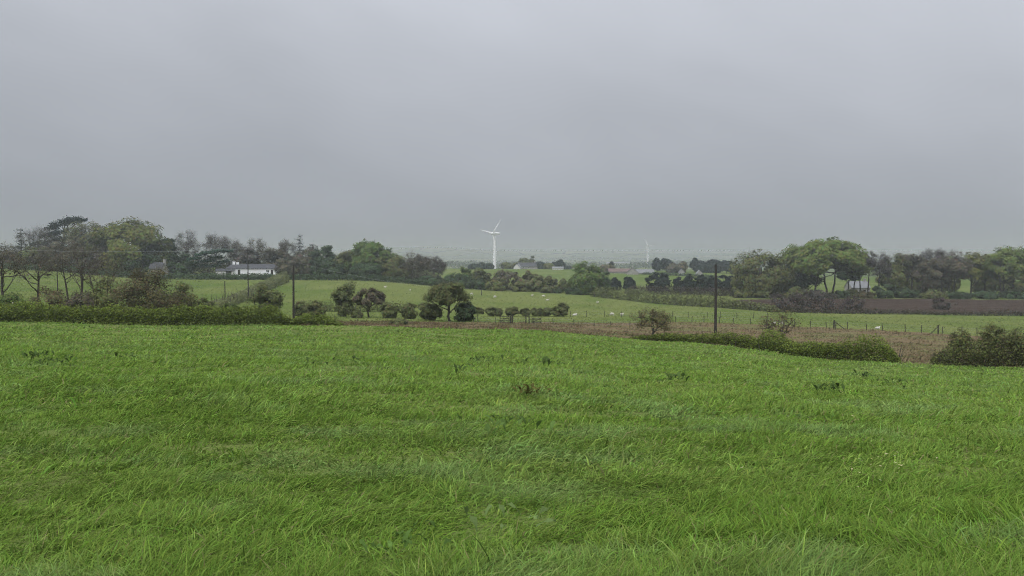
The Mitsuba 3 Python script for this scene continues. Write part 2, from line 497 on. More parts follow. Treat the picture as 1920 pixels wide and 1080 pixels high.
        crown.append((v, f, per_leaf(LEAF[color] if isinstance(color, str) else color, len(c), rng)))
    if ntwig:
        i = rng.choice(nl, ntwig, p=wgt)
        c = lc[i] + rng.normal(size=(ntwig, 3)) * (lr[i] * 0.42)[:, None]
        out = c - [lean * mid, 0, cb * H * 0.8]
        out /= np.linalg.norm(out, axis=1, keepdims=True) + 1e-9
        d = out * 0.8 + rng.normal(size=(ntwig, 3)) * 0.7 + [0, 0, 0.1]
        d /= np.linalg.norm(d, axis=1, keepdims=True)
        v, f = twig_tris(c, d, np.clip(0.55 * lr[i], 2.5 * px, (6 if form != "dome" else 3.2) * px), 0.22 * px, rng)
        v[:, 2] = np.maximum(v[:, 2], 0.0)
        tint = np.asarray(LEAF[color] if isinstance(color, str) else color) * 0.35 + np.array([0.088, 0.076, 0.062]) * 0.75
        crown.append((v, f, per_leaf(tint, len(c), rng, 0.25, 0.06)))
    return trunk, merge(crown)


def conifer(H, W, color, px, rng, tiers=15, flat=False, density=1.0):
    """a straight stem with tiers of drooping boughs"""
    paths = [(np.array([[0, 0, -0.2], [0, 0, H * 0.5], [rng.normal() * 0.01 * H, 0, H * 0.98]]), np.array([0.022 * H, 0.014 * H, 0.003 * H]))]
    cs = []
    for k in range(tiers):
        t = (k + 0.5) / tiers
        z = H * (0.12 + 0.86 * t)
        reach = W / 2 * ((1 - t) ** 0.8 * 0.95 + 0.06) * rng.uniform(0.75, 1.15)
        for j in range(7):
            az = rng.uniform(0, 2 * np.pi)
            L = reach * rng.uniform(0.6, 1.1)
            e = np.array([math.cos(az) * L, math.sin(az) * L, z - 0.22 * L + rng.normal() * 0.01 * H])
            paths.append((np.array([[0, 0, z], e * [0.55, 0.55, 1] + [0, 0, 0.06 * L], e]), np.array([0.005 * H, 0.004 * H, 0.001 * H])))
            n = max(4, int(26 * L / (W / 2) * density))
            s = rng.uniform(0.15, 1, n)[:, None]
            c = np.array([0, 0, z]) * (1 - s) + e * s + rng.normal(size=(n, 3)) * [0.07 * W, 0.07 * W, 0.018 * H]
            cs.append(c)
    cs = np.vstack(cs)
    v, f = leaf_tris(cs, max(1.1 * px, 0.1), rng, up=0.8)
    tv, tf = tubes(paths, 5)
    return (tv, tf, np.clip(np.asarray(BARK) * np.ones((len(tv), 1)), 0, 1)), (v, f, per_leaf(LEAF[color], len(cs), rng))


def flat_pine(H, W, color, px, rng, lean=0.25):
    """an old cedar: a forked stem and flat wind-combed plates of needles"""
    paths, cs = [], []
    top = np.array([lean * W * 0.4, 0, H * 0.9])
    t = np.linspace(0, 1, 6)[:, None]
    stem = top * t + np.array([0, 0, -0.2]) * (1 - t)
    paths.append((stem, 0.03 * H * np.array([1.2, 1, 0.85, 0.7, 0.5, 0.2])))
    plates = [(-0.42, 0.50, 0.30), (-0.30, 0.66, 0.26), (-0.18, 0.80, 0.22), (0.05, 0.88, 0.34), (0.22, 0.95, 0.32), (0.40, 0.93, 0.22), (0.12, 0.70, 0.26), (-0.05, 0.58, 0.30), (0.28, 0.55, 0.22), (-0.28, 0.40, 0.28), (0.05, 0.40, 0.3)]
    for x, z, r in plates:
        c0 = np.array([x * W, rng.normal() * 0.15 * W, z * H])
        s = stem[min(5, int(z * 4.6))]
        paths.append((np.array([s, (s + c0) / 2 + [0, 0, -0.02 * H], c0]), np.array([0.012, 0.009, 0.003]) * H))
        n = int(950 * r / 0.3)
        a, rr = rng.uniform(0, 2 * np.pi, n), np.sqrt(rng.uniform(0, 1, n)) * r * W * 0.55
        c = c0 + np.stack([np.cos(a) * rr * 1.15, np.sin(a) * rr, rng.normal(size=n) * 0.022 * H + 0.05 * H * np.cos(a) * rr / (r * W)], -1)
        keep = fnoise(c[:, 0] / (0.09 * W), c[:, 1] / (0.09 * W), c[:, 2] / (0.05 * H), 2, 31) > 0.40
        cs.append(c[keep])
    cs = np.vstack(cs)
    v, f = leaf_tris(cs, 1.15 * px, rng, up=0.6)
    tv, tf = tubes(paths, 5)
    return (tv, tf, np.broadcast_to(BARK, (len(tv), 3))), (v, f, per_leaf(LEAF[color], len(cs), rng))


SEED = [100]


def plant(kind_name, label, cat, u, d, vtop, wpx, form, color, group=None, **k):
    """a tree or shrub standing at distance d on the bearing u, as tall as frame row vtop there and wpx / 1920 of the frame wide"""
    SEED[0] += 1
    rng = np.random.default_rng(SEED[0])
    x, y, z = spot(u, d)
    H, W, px = max(line_z(vtop, d) - z, 0.4), wpx / FOCAL * d, d / FOCAL * 1.875
    if form == "conifer":
        trunk, crown = conifer(H, W, color, px, rng, **k)
    elif form == "flat_pine":
        trunk, crown = flat_pine(H, W, color, px, rng, **k)
    else:
        trunk, crown = grow(form, H, W, color, px, rng, **k)
    t = thing(kind_name, label, cat, group)
    o = np.array([x, y, z])
    part(t, "trunk" if form not in ("bush", "clipped") else "stem", mikit.ply((trunk[0] + o, trunk[1]), "bark_bsdf", color=trunk[2]))
    part(t, "crown" if form not in ("bush",) else "foliage", mikit.ply((crown[0] + o, crown[1]), "leaf_bsdf", color=crown[2]))
    return t


def hedge(label, pts, height, thick, color, leaf, per_m, ragged=0.25, group=None, twigs=0.0, name="hedge"):
    """a hedge along the ground through pts [(u, d)]"""
    SEED[0] += 1
    rng = np.random.default_rng(SEED[0])
    P = np.array([[bearing(u) * d, d] for u, d in pts])
    seg = np.linalg.norm(np.diff(P, axis=0), axis=1)
    L = np.concatenate([[0], np.cumsum(seg)])
    hs = np.broadcast_to(height, (len(pts),))
    n = int(per_m * L[-1])

    def place(n, inner=1.0):
        s = rng.uniform(0, L[-1], n)
        cx, cy, hh = np.interp(s, L, P[:, 0]), np.interp(s, L, P[:, 1]), np.interp(s, L, hs)
        gx, gy = np.interp(s, L[:-1] + seg / 2, np.diff(P[:, 0]) / seg), np.interp(s, L[:-1] + seg / 2, np.diff(P[:, 1]) / seg)
        lump = fnoise(s / (1.3 * thick), 0, 0.3 + P[0, 0], 3, 21) - 0.5
        hh = hh * np.clip(0.35 + np.minimum(s, L[-1] - s) / (1.2 * thick), 0, 1)
        hh = hh * (1 + ragged * 2 * lump + 0.9 * ragged * (fnoise(s / (0.3 * thick), 3, 0.3, 2, 22) - 0.5))
        ang = rng.uniform(0, np.pi, n)
        rad = rng.uniform(0, 1, n) ** 0.45 * np.where(rng.uniform(size=n) < 0.10, rng.uniform(1.0, 1.3, n), 1.0)
        e = 0.7
        side = np.sign(np.cos(ang)) * np.abs(np.cos(ang)) ** e * rad * inner
        up = np.abs(np.sin(ang)) ** e * rad * inner
        low = rng.uniform(size=n) < 0.25
        up = np.where(low, rng.uniform(0, 0.6, n), up)
        side = np.where(low, np.sign(side) * rng.uniform(0.7, 1, n), side)
        half = thick / 2 * (1 + 0.5 * (fnoise(s / thick, 7, up * 2, 2, 23) - 0.5))
        x, y = cx - gy * side * half, cy + gx * side * half
        return x, y, up * hh

    x, y, h = place(n)
    c = np.stack([x, y, ground(x, y) + np.maximum(h, 0.02)], -1)
    v, f = leaf_tris(c, leaf, rng, up=0.8)
    col = np.asarray(LEAF[color] if isinstance(color, str) else color) * (1 + 0.5 * (fnoise(x / 3, y / 3, 0, 2, 24) - 0.5))[:, None]
    parts = [(v, f, np.clip(np.repeat(col * (1 + 0.12 * rng.normal(size=(n, 1))) * (1 + 0.05 * rng.normal(size=(n, 3))), 3, axis=0), 0.004, 0.5))]
    m = int(n * twigs)
    if m:
        x, y, h = place(m)
        c = np.stack([x, y, ground(x, y) + h * 0.95], -1)
        dd = rng.normal(size=(m, 3)) * 0.5 + [0.1, 0, 1]
        dd /= np.linalg.norm(dd, axis=1, keepdims=True)
        v, f = twig_tris(c, dd, leaf * 4, leaf * 0.25, rng)
        parts.append((v, f, per_leaf((0.055, 0.045, 0.032), m, rng)))
    t = thing(name, label, "hedge", group)
    v, f, cc = merge(parts)
    part(t, "foliage", mikit.ply((v, f), "leaf_bsdf", color=cc))
    k = max(4, min(160, int(L[-1] / (thick * 0.6))))
    x, y, h = place(k, 0.4)
    paths = []
    for i in range(k):
        g = float(ground(x[i], y[i]))
        hh = float(np.interp(i, [0, k], [hs[0], hs[-1]])) * rng.uniform(0.55, 0.85)
        o = rng.normal(size=2) * 0.15 * thick
        paths.append((np.array([[x[i], y[i], g - 0.1], [x[i] + o[0] * 0.4, y[i] + o[1] * 0.4, g + hh * 0.5], [x[i] + o[0], y[i] + o[1], g + hh]]), np.array([0.05, 0.035, 0.01]) * max(1, leaf / 0.15)))
    tv, tf = tubes(paths, 4)
    part(t, "stems", mikit.ply((tv, tf), "bark_bsdf", color=np.broadcast_to(BARK, (len(tv), 3))), kind="stuff")
    return t



# the wood on the far side of the sheep field, from its dark end by the cedar to the low scrub
W1 = "trees of the wood behind the sheep field"
low = dict(base=0.05)
for u, d, vt, w, c, lab in [
    (14, 325, 468, 70, "brown", "brown leafless tree at the very end of the wood, below the thin spruce"),
    (62, 322, 462, 66, "olive", "low greyish olive tree in front of the thin spruce, under the bare grey crown"),
    (104, 318, 452, 76, "brown", "dull brown tree standing in front of the black cedar's trunk"),
    (152, 320, 446, 76, "brown", "dull brown tree between the black cedar and the great domed beech"),
    (200, 316, 462, 72, "grey", "grey leafless tree under the near flank of the great domed beech"),
    (268, 314, 470, 72, "dark", "dark green tree under the great domed beech beside the grey cottage")]:
    plant("woodland_tree", lab, "tree", u, d, vt, w, "sparse", c, W1, **low)
plant("spruce_tree", "thin black spruce poking up at the far end of the wood", "tree", 41, 335, 426, 42, "conifer", "blue", tiers=10, density=1.0)
plant("bare_tree", "open leafless grey tree between the thin spruce and the black cedar", "tree", 76, 332, 423, 66, "bare", "grey", W1)
plant("cedar_tree", "black flat-topped cedar with wind-combed boughs, highest of the wood's far end", "tree", 114, 340, 407, 104, "flat_pine", "blue")
plant("woodland_tree", "greyish olive round tree leaning against the great domed beech", "tree", 170, 328, 412, 100, "dome", (0.115, 0.118, 0.056), W1, base=0.05, density=1.2)
plant("beech_tree", "great domed beech in fresh olive leaf, widest tree of the wood", "tree", 240, 322, 406, 146, "dome", (0.135, 0.148, 0.046), W1, base=0.02, density=2.2, lean=0.02, leaf=1.35)
plant("holm_oak", "narrow dark evergreen tree close behind the grey cottage", "tree", 315, 335, 442, 36, "dome", "dark", W1, base=0.1, density=0.7)
plant("bare_tree", "leafless purple-grey round tree between the grey cottage and the green cedar", "tree", 352, 338, 437, 48, "bare", "grey", W1)
plant("bare_tree", "leafless grey tree with a parasol crown above the green cedar", "tree", 405, 342, 438, 54, "bare", "grey", W1, base=0.45)
plant("cedar_tree", "layered blue-green cedar beside the white bungalow", "tree", 392, 320, 467, 82, "flat_pine", "cedar", lean=-0.1)
plant("woodland_tree", "dark olive tree between the grey cottage and the green cedar", "tree", 340, 322, 474, 50, "sparse", "dark", W1, base=0.05, density=1.3)
for u, d, vt, w, c, f, lab in [
    (443, 344, 450, 44, "brown", "bare", "thin leafless tree behind the green cedar and the bungalow chimneys"),
    (482, 342, 451, 52, "brown", "bare", "leafless brown tree rising over the middle of the white bungalow's roof"),
    (462, 338, 466, 60, "grey", "sparse", "low grey tree filling the gap behind the bungalow's chimneys"),
    (520, 338, 458, 58, "brown", "sparse", "brown twiggy tree over the gable end of the white bungalow"),
    (536, 345, 449, 40, "brown", "bare", "spindly leafless tree next to the reddish black spruce"),
    (578, 336, 462, 62, "brown", "sparse", "broad brown twiggy tree under the reddish black spruce"),
    (608, 330, 458, 50, "dark", "dome", "rounded blue-green tree beyond the reddish black spruce"),
    (646, 326, 466, 48, "olive", "sparse", "dull olive tree leaning on the bright beech from the bungalow's side"),
    (737, 318, 471, 76, "olive", "sparse", "low olive dome on the open-field side of the bright beech"),
    (776, 314, 475, 50, "brown", "bare", "brown leafless tree, third from the open end of the wood"),
    (800, 318, 480, 42, "brown", "bare", "brown leafless tree, second from the open end of the wood"),
    (820, 312, 483, 32, "grey", "bare", "small leafless tree at the open end of the wood beside the valley"),
    (548, 318, 482, 70, "brown", "sparse", "low dark thicket tree beside the bungalow's gable"),
    (620, 316, 486, 80, "dark", "sparse", "low dark tree at the wood's foot under the blue-green tree"),
    (690, 314, 492, 70, "dark", "dome", "low blackish green tree under the bright beech")]:
    plant("woodland_tree", lab, "tree", u, d, vt, w, f, c, W1, base=0.08 if f != "bare" else 0.25, density=1.2)
plant("spruce_tree", "reddish black spruce standing up above the brown trees behind the bungalow", "tree", 563, 346, 438, 40, "conifer", "spruce", tiers=11)
plant("beech_tree", "bright beech in fresh green leaf, tallest between the bungalow and the valley", "tree", 697, 322, 450, 92, "dome", "green", W1, base=0.06, density=1.6, leaf=1.2)
hedge("dense brownish thicket filling the inside of the wood behind the sheep field", [(-60, 352), (120, 350), (330, 352), (560, 354), (760, 340), (828, 322)], [9.5, 11.0, 9.0, 8.5, 6.5, 3.5], 16.0, (0.080, 0.080, 0.052), 0.62, 130, ragged=0.22, twigs=0.35, name="thicket")
hedge("long low dark hedge along the top of the sheep field, below the wood", [(-60, 301), (0, 300), (180, 299), (330, 301), (440, 302), (560, 303), (700, 303), (840, 302)], 2.4, 3.4, "dark", 0.5, 60)
hedge("dark clipped garden hedge in front of the white bungalow", [(368, 308), (540, 309)], 2.2, 3.0, "dark", 0.45, 90)

# scrub and trees along the lower side of the sheep field
M = "trees and shrubs along the field edge below the big turbine"
for i, (u, d, vt, w, c, f, lab) in enumerate([
    (806, 306, 515, 60, "dark", "bush", "low dark green shrub at the open end of the wood"),
    (858, 304, 511, 84, "dark", "bush", "wide dark green shrub below the gap in the skyline, nearest the wood's end"),
    (872, 318, 500, 34, "green", "thorn", "small round tree standing against the pale far fields"),
    (902, 312, 500, 40, "thorn", "thorn", "small dark tree on the turbine's near side, above the wide shrub"),
    (898, 302, 520, 52, "dark", "bush", "dark round shrub below the small dark tree"),
    (930, 300, 520, 56, "olive", "bush", "dull olive shrub straight below the big turbine"),
    (950, 312, 504, 72, "brown", "sparse", "brown twiggy thicket just beyond the big turbine's foot"),
    (988, 308, 509, 60, "bud", "sparse", "reddish brown thicket below the white farmhouse gable"),
    (975, 296, 526, 50, "olive", "bush", "dull green shrub below the reddish brown thicket"),
    (1003, 298, 512, 46, "pale", "thorn", "pale grey-green willow among the brown thicket"),
    (1028, 300, 516, 36, "olive", "thorn", "olive tree between the pale willow and the low white barn"),
    (1026, 288, 536, 34, "pale", "bush", "small pale round bush at the foot of the olive tree"),
    (1055, 296, 520, 44, "thorn", "thorn", "dull green tree just short of the tall bushy tree"),
    (1046, 288, 540, 22, "dark", "bush", "tiny dark bush at the foot of the dull green tree"),
    (1098, 284, 489, 66, "green", "dome", "tall bushy olive-green tree standing alone where the sheep field's hedge begins"),
    (1132, 290, 510, 26, "dark", "thorn", "dark ragged little tree against the tall bushy tree"),
    (1076, 282, 540, 44, "dark", "bush", "dark undergrowth bush at the foot of the tall bushy tree")]):
    plant("shrub" if f == "bush" else "field_tree", lab, "shrub" if f == "bush" else "tree", u, d, vt, w, f, c, M, base=0.0 if f == "bush" else 0.08, density=0.75)
hedge("trimmed green hedge running down the side of the sheep field", [(1112, 272), (1180, 258), (1250, 242), (1330, 224), (1400, 210), (1462, 200)], [4.0, 4.0, 3.6, 3.4, 2.4, 1.8], 3.2, "thorn", 0.38, 110, ragged=0.14)
hedge("leafless purplish brown hedge in front of the clipped black evergreens", [(1172, 300), (1260, 296), (1340, 290), (1400, 286)], [2.8, 3.3, 3.2, 2.6], 3.0, (0.078, 0.062, 0.055), 0.36, 110, twigs=0.5, ragged=0.12)

# far country: rows and clumps of trees that only show as dim bands
_rng = np.random.default_rng(55)
_far = []
for _k in range(150):
    _d = float(np.exp(_rng.uniform(math.log(1250), math.log(7000))))
    _x0 = _rng.uniform(-0.75, 0.75) * _d
    _len, _az = _rng.uniform(60, 420) * (_d / 2500) ** 0.5, _rng.normal() * 0.25
    _n = int(150 + _len * 0.7)
    _s = _rng.uniform(-0.5, 0.5, _n) * _len
    _cx, _cy = _x0 + _s * math.cos(_az) + _rng.normal(size=_n) * 6, _d + _s * math.sin(_az) + _rng.normal(size=_n) * 8
    _h = _rng.uniform(4, 13) * (0.35 + 1.2 * fnoise(_cx / 25, _cy / 25, 0, 2, 70)) * _rng.uniform(0.1, 1, _n) ** 0.5
    _c = np.stack([_cx, _cy, ground(_cx, _cy) + _h], -1)
    _v, _f = leaf_tris(_c, 4.6 * (_d / 2500) ** 0.5, _rng, up=0.3)
    _far.append((_v, _f, per_leaf((0.070, 0.090, 0.042), _n, _rng)))
_v, _f, _c = merge(_far)
scene["distant_woodland"] = mikit.ply((_v, _f), "leaf_bsdf", color=_c)
labels["distant_woodland"] = {"label": "dim hedgerow trees and copses on the misty plain behind the big turbine", "category": "woodland", "kind": "stuff"}

# clipped evergreens
C = "clipped black evergreens in a row"
for u, d, vt, w, lab in [
    (1126, 322, 530, 16, "smallest clipped black evergreen, half hidden by the dark ragged tree"),
    (1153, 322, 521, 24, "second clipped black evergreen of the row, square-shouldered"),
    (1180, 322, 518, 26, "round-headed clipped black evergreen, third of the row"),
    (1234, 324, 511, 46, "widest domed clipped black evergreen, under the far small turbine"),
    (1276, 324, 519, 26, "low clipped black evergreen just past the widest one"),
    (1295, 325, 515, 22, "narrow clipped black evergreen in the middle of the close group"),
    (1318, 325, 516, 28, "clipped black evergreen between the narrow one and the tall pole"),
    (1338, 326, 517, 26, "clipped black evergreen half hidden by the tall nearer pole"),
    (1362, 330, 516, 24, "last clipped black evergreen, leaning, between the pole and the wood")]:
    plant("yew_tree", lab, "tree", u, d, vt, w, "clipped", "yew", C, density=1.0)

# the ridge
hedge("thin hedge along the crest in front of the farm houses", [(1204, 520), (1280, 505), (1380, 480)], 1.8, 3.0, "dark", 0.7, 24)
R = "trees on the crest behind the valley"
for u, d, vt, w, c, f, lab in [
    (893, 575, 496, 34, "blue", "dome", "low dark tree clump on the crest before the big turbine"),
    (903, 580, 493, 16, "blue", "dome", "dark peaked little tree close before the big turbine"),
    (917, 582, 494, 18, "blue", "dome", "dark round little tree touching the big turbine's tower"),
    (949, 590, 492, 30, "olive", "sparse", "grey-green tree on the crest beyond the big turbine"),
    (968, 592, 492, 20, "olive", "sparse", "small grey tree before the white farmhouse gable"),
    (984, 600, 481, 26, "olive", "tall", "tall grey tree rising behind the white farmhouse"),
    (998, 604, 482, 16, "olive", "sparse", "thin pale tree just behind the farmhouse roof"),
    (1010, 596, 491, 28, "blue", "dome", "dark tree clump past the farmhouse roof"),
    (1028, 592, 494, 24, "olive", "dome", "dull olive tree between the farmhouse and the low white barn"),
    (1038, 594, 492, 10, "blue", "dome", "little dark tree near the low white barn"),
    (1050, 598, 487, 17, "blue", "dome", "black round tree standing over the low white barn"),
    (1065, 590, 499, 14, "blue", "dome", "low black bush past the low white barn"),
    (1137, 540, 495, 34, "bud", "sparse", "reddish scrub tree before the red-roofed barn"),
    (1146, 548, 491, 7, "blue", "dome", "tiny black tree at the end of the red-roofed barn")]:
    plant("crest_tree", lab, "tree", u, d, vt, w, f, c, R, base=0.0, density=0.3)
Pn = "dark pines beyond the farm houses"
for u, d, vt, w, c, f, lab in [
    (1232, 540, 484, 18, "pine", "pine", "first dark pine past the far small turbine, with a bare stem"),
    (1250, 545, 483, 26, "pine", "pine", "dark round-headed pine, second past the far small turbine"),
    (1262, 538, 492, 30, "brown", "sparse", "brown leafless tree between the dark pines"),
    (1279, 540, 490, 22, "bud", "sparse", "reddish brown round tree between the two groups of pines"),
    (1302, 545, 484, 20, "pine", "pine", "dark pine with a peaked top above the small white gable"),
    (1318, 545, 490, 34, "pine", "dome", "broad dark pine in the middle of the larger pine group"),
    (1338, 548, 487, 34, "pine", "dome", "dark pine behind the top of the nearer pole"),
    (1362, 545, 487, 26, "pine", "pine", "dark pine between the nearer pole and the beech wood"),
    (1380, 540, 496, 24, "pine", "dome", "last low dark pine, half behind the beech wood")]:
    plant("pine_tree", lab, "tree", u, d, vt, w, f, c, Pn, base=0.15 if f == "pine" else 0.05, density=0.45)

# the beech wood above the ploughed field
B = "trees of the wood above the ploughed field"
for u, d, vt, w, c, f, k, lab in [
    (1425, 280, 465, 112, "olive", "dome", dict(base=0.10, density=1.6, leaves=4600, twigs=1600), "brownish olive domed beech at the pole's end of the wood"),
    (1545, 282, 449, 160, "beech", "dome", dict(base=0.27, density=2.0, lean=0.01, trunks=3, leaf=1.25), "great flat-domed beech in bright new leaf, tallest over the ploughed field"),
    (1480, 290, 492, 70, "dark", "dome", dict(base=0.12), "dark green tree in the gap between the two domed beeches"),
    (1512, 296, 505, 60, "dark", "sparse", dict(base=0.2), "dark tree behind the bright beech's near trunk"),
    (1590, 298, 500, 50, "dark", "tall", dict(base=0.4), "dark slender tree under the bright beech's far side"),
    (1628, 284, 472, 26, "grey", "bare", dict(base=0.5, lean=0.02), "thin leafless tree in front of the pale house, nearest the bright beech"),
    (1602, 286, 490, 30, "grey", "bare", dict(base=0.5), "thin dark-stemmed tree in front of the pale house's gable end"),
    (1614, 288, 484, 34, "olive", "sparse", dict(base=0.5, density=0.6), "slender olive tree in front of the middle of the pale house"),
    (1650, 284, 475, 40, "grey", "bare", dict(base=0.3), "open leafless tree just past the pale house"),
    (1680, 284, 476, 58, "olive", "sparse", dict(base=0.15), "olive twiggy tree, third past the bright beech"),
    (1708, 286, 472, 54, "brown", "tall", dict(base=0.16), "brownish tree, fourth past the bright beech"),
    (1737, 292, 467, 36, "grey", "bare", dict(base=0.4), "leafless tree with a small tuft standing above its neighbours"),
    (1764, 290, 465, 46, "grey", "bare", dict(base=0.45, lean=0.03), "leafless tree with a ragged wind-swept top above the middle of the wood"),
    (1752, 284, 482, 60, "brown", "tall", dict(base=0.15), "brown tree below the ragged wind-swept top"),
    (1788, 284, 472, 66, "brown", "tall", dict(base=0.2, trunks=2), "dark brown tree with a forked leaning trunk"),
    (1822, 284, 473, 54, "yellow", "sparse", dict(base=0.2, leaves=2200), "yellowish tree, third from the frame's end of the wood"),
    (1848, 288, 473, 50, "yellow", "tall", dict(base=0.2), "yellow-green tree just before the last great beech"),
    (1884, 282, 463, 74, "beech", "dome", dict(base=0.3, trunks=2), "last great beech in yellowish leaf on two tall trunks"),
    (1925, 286, 464, 60, "beech", "tall", dict(base=0.25), "yellowish beech cut by the picture's edge"),
    (1838, 300, 500, 60, "olive", "tall", dict(base=0.1), "olive tree standing back in the wood behind the yellowish tree"),
    (1716, 302, 500, 60, "olive", "tall", dict(base=0.1), "olive tree standing back in the wood behind the brownish tree"),
    (1668, 302, 508, 50, "olive", "sparse", dict(base=0.2), "low olive tree beyond the pale house's garden"),
    (1772, 304, 505, 60, "olive", "tall", dict(base=0.12), "olive tree standing back in the wood behind the forked trunk"),
    (1900, 304, 505, 70, "olive", "tall", dict(base=0.12), "olive tree standing back in the wood behind the last great beech"),
    (1452, 300, 500, 60, "olive", "dome", dict(base=0.1), "olive tree at the back of the brownish beech"),
    (1395, 286, 500, 50, "olive", "sparse", dict(base=0.05), "olive scrub tree at the pole's end of the wood")]:
    plant("woodland_tree" if c not in ("beech",) else "beech_tree", lab, "tree", u, d, vt, w, f, c, B, **k)
U = "shrubs along the foot of the beech wood"
for u, d, vt, w, c, lab in [
    (1392, 276, 538, 50, "olive", "dull shrub at the foot of the wood nearest the pole"),
    (1440, 274, 541, 60, "thorn", "dark shrub below the brownish beech"),
    (1488, 272, 536, 62, "thorn", "wide green shrub in the gap between the two domed beeches"),
    (1530, 274, 543, 54, "grey", "grey brushy shrub under the bright beech"),
    (1575, 274, 545, 50, "dark", "dark shrub under the bright beech's far side"),
    (1596, 276, 540, 36, "olive", "olive shrub in front of the pale house's gable end"),
    (1622, 274, 546, 44, "bud", "rusty shrub in front of the pale house"),
    (1662, 274, 530, 58, "dark", "tall dark green shrub just past the pale house"),
    (1700, 274, 538, 54, "dark", "dark green shrub under the brownish tree"),
    (1750, 272, 545, 60, "thorn", "low shrub under the ragged leafless tree"),
    (1800, 272, 546, 56, "dark", "low dark shrub beside the forked trunk"),
    (1850, 274, 545, 60, "dark", "dark shrub under the yellowish trees"),
    (1905, 274, 545, 60, "dark", "dark shrub at the foot of the last great beech")]:
    plant("shrub", lab, "shrub", u, d, vt, w, "bush", c, U, density=0.6)
for u, d, vt, w, lab in [
    (1470, 214, 545, 70, "leafless purple-brown brush at the pole's end of the ploughed field"),
    (1505, 212, 538, 60, "tall leafless grey brush on the ploughed field below the two domed beeches"),
    (1548, 211, 540, 66, "leafless grey brush on the ploughed field under the bright beech"),
    (1600, 213, 552, 60, "thin leafless brush on the ploughed field below the pale house"),
    (1770, 220, 556, 50, "thin olive brush on the ploughed field below the forked trunk")]:
    plant("shrub", lab, "shrub", u, d, vt, w, "bush", (0.075, 0.062, 0.056), "leafless brush on the ploughed field", density=0.7, leaves=500, twigs=2200)
hedge("thin gappy dark hedge along the lower edge of the ploughed field", [(1466, 202), (1560, 201), (1650, 200), (1780, 200), (1960, 201)], [1.5, 1.2, 1.3, 1.1, 1.5], 1.3, (0.070, 0.066, 0.046), 0.28, 60, ragged=0.55, twigs=0.2)

# trees and scrub behind the long hedge
N = "leafless trees behind the long hedge"
plant("alder_tree", "leafless tree with a forked dark trunk at the hedge's outer end", "tree", 6, 97, 452, 84, "bare", "brown", N, base=0.38, trunks=1, density=0.5)
plant("alder_tree", "leafless thin-stemmed tree behind the hedge, below the black cedar", "tree", 68, 102, 468, 90, "bare", "brown", N, base=0.42, density=0.45)
plant("alder_tree", "tall leafless tree on several dark stems behind the hedge", "tree", 140, 101, 449, 130, "bare", "brown", N, base=0.40, trunks=3, density=0.6)
plant("alder_tree", "leafless leaning tree behind the hedge, beside the big brown bush", "tree", 190, 104, 480, 80, "bare", "brown", N, base=0.35, trunks=2, density=0.5)
S = "scrub behind the long hedge"
for u, d, vt, w, c, f, k, lab in [
    (22, 90, 541, 70, "green", "bush", {}, "bright green shrub behind the hedge's outer end"),
    (94, 94, 531, 110, "bud", "bush", dict(leaves=1500, twigs=2600), "brown brambly shrub behind the hedge below the thin spruce"),
    (152, 95, 538, 80, "brown", "bush", dict(leaves=1500, twigs=2400), "thin brown shrub behind the hedge under the many-stemmed tree"),
    (204, 96, 516, 74, "olive", "bush", {}, "olive shrub between the many-stemmed tree and the big brown bush"),
    (282, 94, 495, 156, (0.112, 0.104, 0.052), "bush", dict(leaves=6500, twigs=5000, density=1.0), "big round brown bush behind the hedge, below the grey cottage"),
    (340, 100, 524, 60, "olive", "bush", {}, "pale olive shrub leaning out of the big brown bush"),
    (374, 104, 556, 80, "thorn", "bush", {}, "low green shrub where the bank hedge meets the long hedge"),
    (428, 104, 566, 50, "green", "bush", {}, "low bright shrub behind the hedge, before the dark thorn")]:
    plant("shrub", lab, "shrub", u, d, vt, w, f, c, S, **k)
F_ = "thorns and bushes beyond the near field"
for u, d, vt, w, c, f, k, lab in [
    (492, 116, 527, 92, "thorn", "thorn", dict(trunks=3, base=0.12, density=1.4), "dark many-stemmed thorn tree before the farther pole"),
    (566, 130, 563, 44, "thorn", "bush", {}, "low dark bush just past the farther pole"),
    (592, 122, 562, 40, "olive", "bush", {}, "pale round bush, second past the farther pole"),
    (646, 138, 522, 48, "thorn", "thorn", dict(base=0.06, twigs=1500), "slim dark thorn tree behind the umbrella-headed thorn"),
    (692, 126, 539, 72, "brown", "thorn", dict(base=0.24, leaves=3000, twigs=2200), "umbrella-headed brown thorn tree on a single bent trunk"),
    (668, 122, 582, 28, "thorn", "bush", {}, "small dark bush at the foot of the umbrella-headed thorn"),
    (728, 124, 567, 40, "thorn", "bush", {}, "dark round bush just past the umbrella-headed thorn"),
    (768, 124, 566, 36, "thorn", "bush", {}, "first dark bush of the pair beside the tall thorn"),
    (803, 118, 562, 64, "thorn", "bush", dict(density=1.3), "broad dark bush against the trunk of the tall thorn"),
    (843, 116, 523, 104, "thorn", "thorn", dict(base=0.2, leaves=4200, twigs=3400, lean=0.03), "tall thorn tree with an open crown and a stout bent trunk"),
    (872, 117, 562, 42, "dark", "bush", {}, "dark bush on the turbine side of the tall thorn"),
    (896, 118, 576, 26, "thorn", "thorn", dict(base=0.45), "little thorn tree on a bare stem, last of the dark clump"),
    (746, 92, 598, 46, "pale", "bush", {}, "low yellowish gorse clump at the near field's edge")]:
    plant("thorn_tree" if f == "thorn" else "shrub", lab, "tree" if f == "thorn" else "shrub", u, d, vt, w, f, c, F_, **k)
hedge("low dark hedge behind the umbrella-headed thorn", [(556, 168), (610, 167), (690, 166), (770, 165)], 2.3, 2.4, "thorn", 0.26, 150)
H_ = "hawthorns in a row below the sheep"
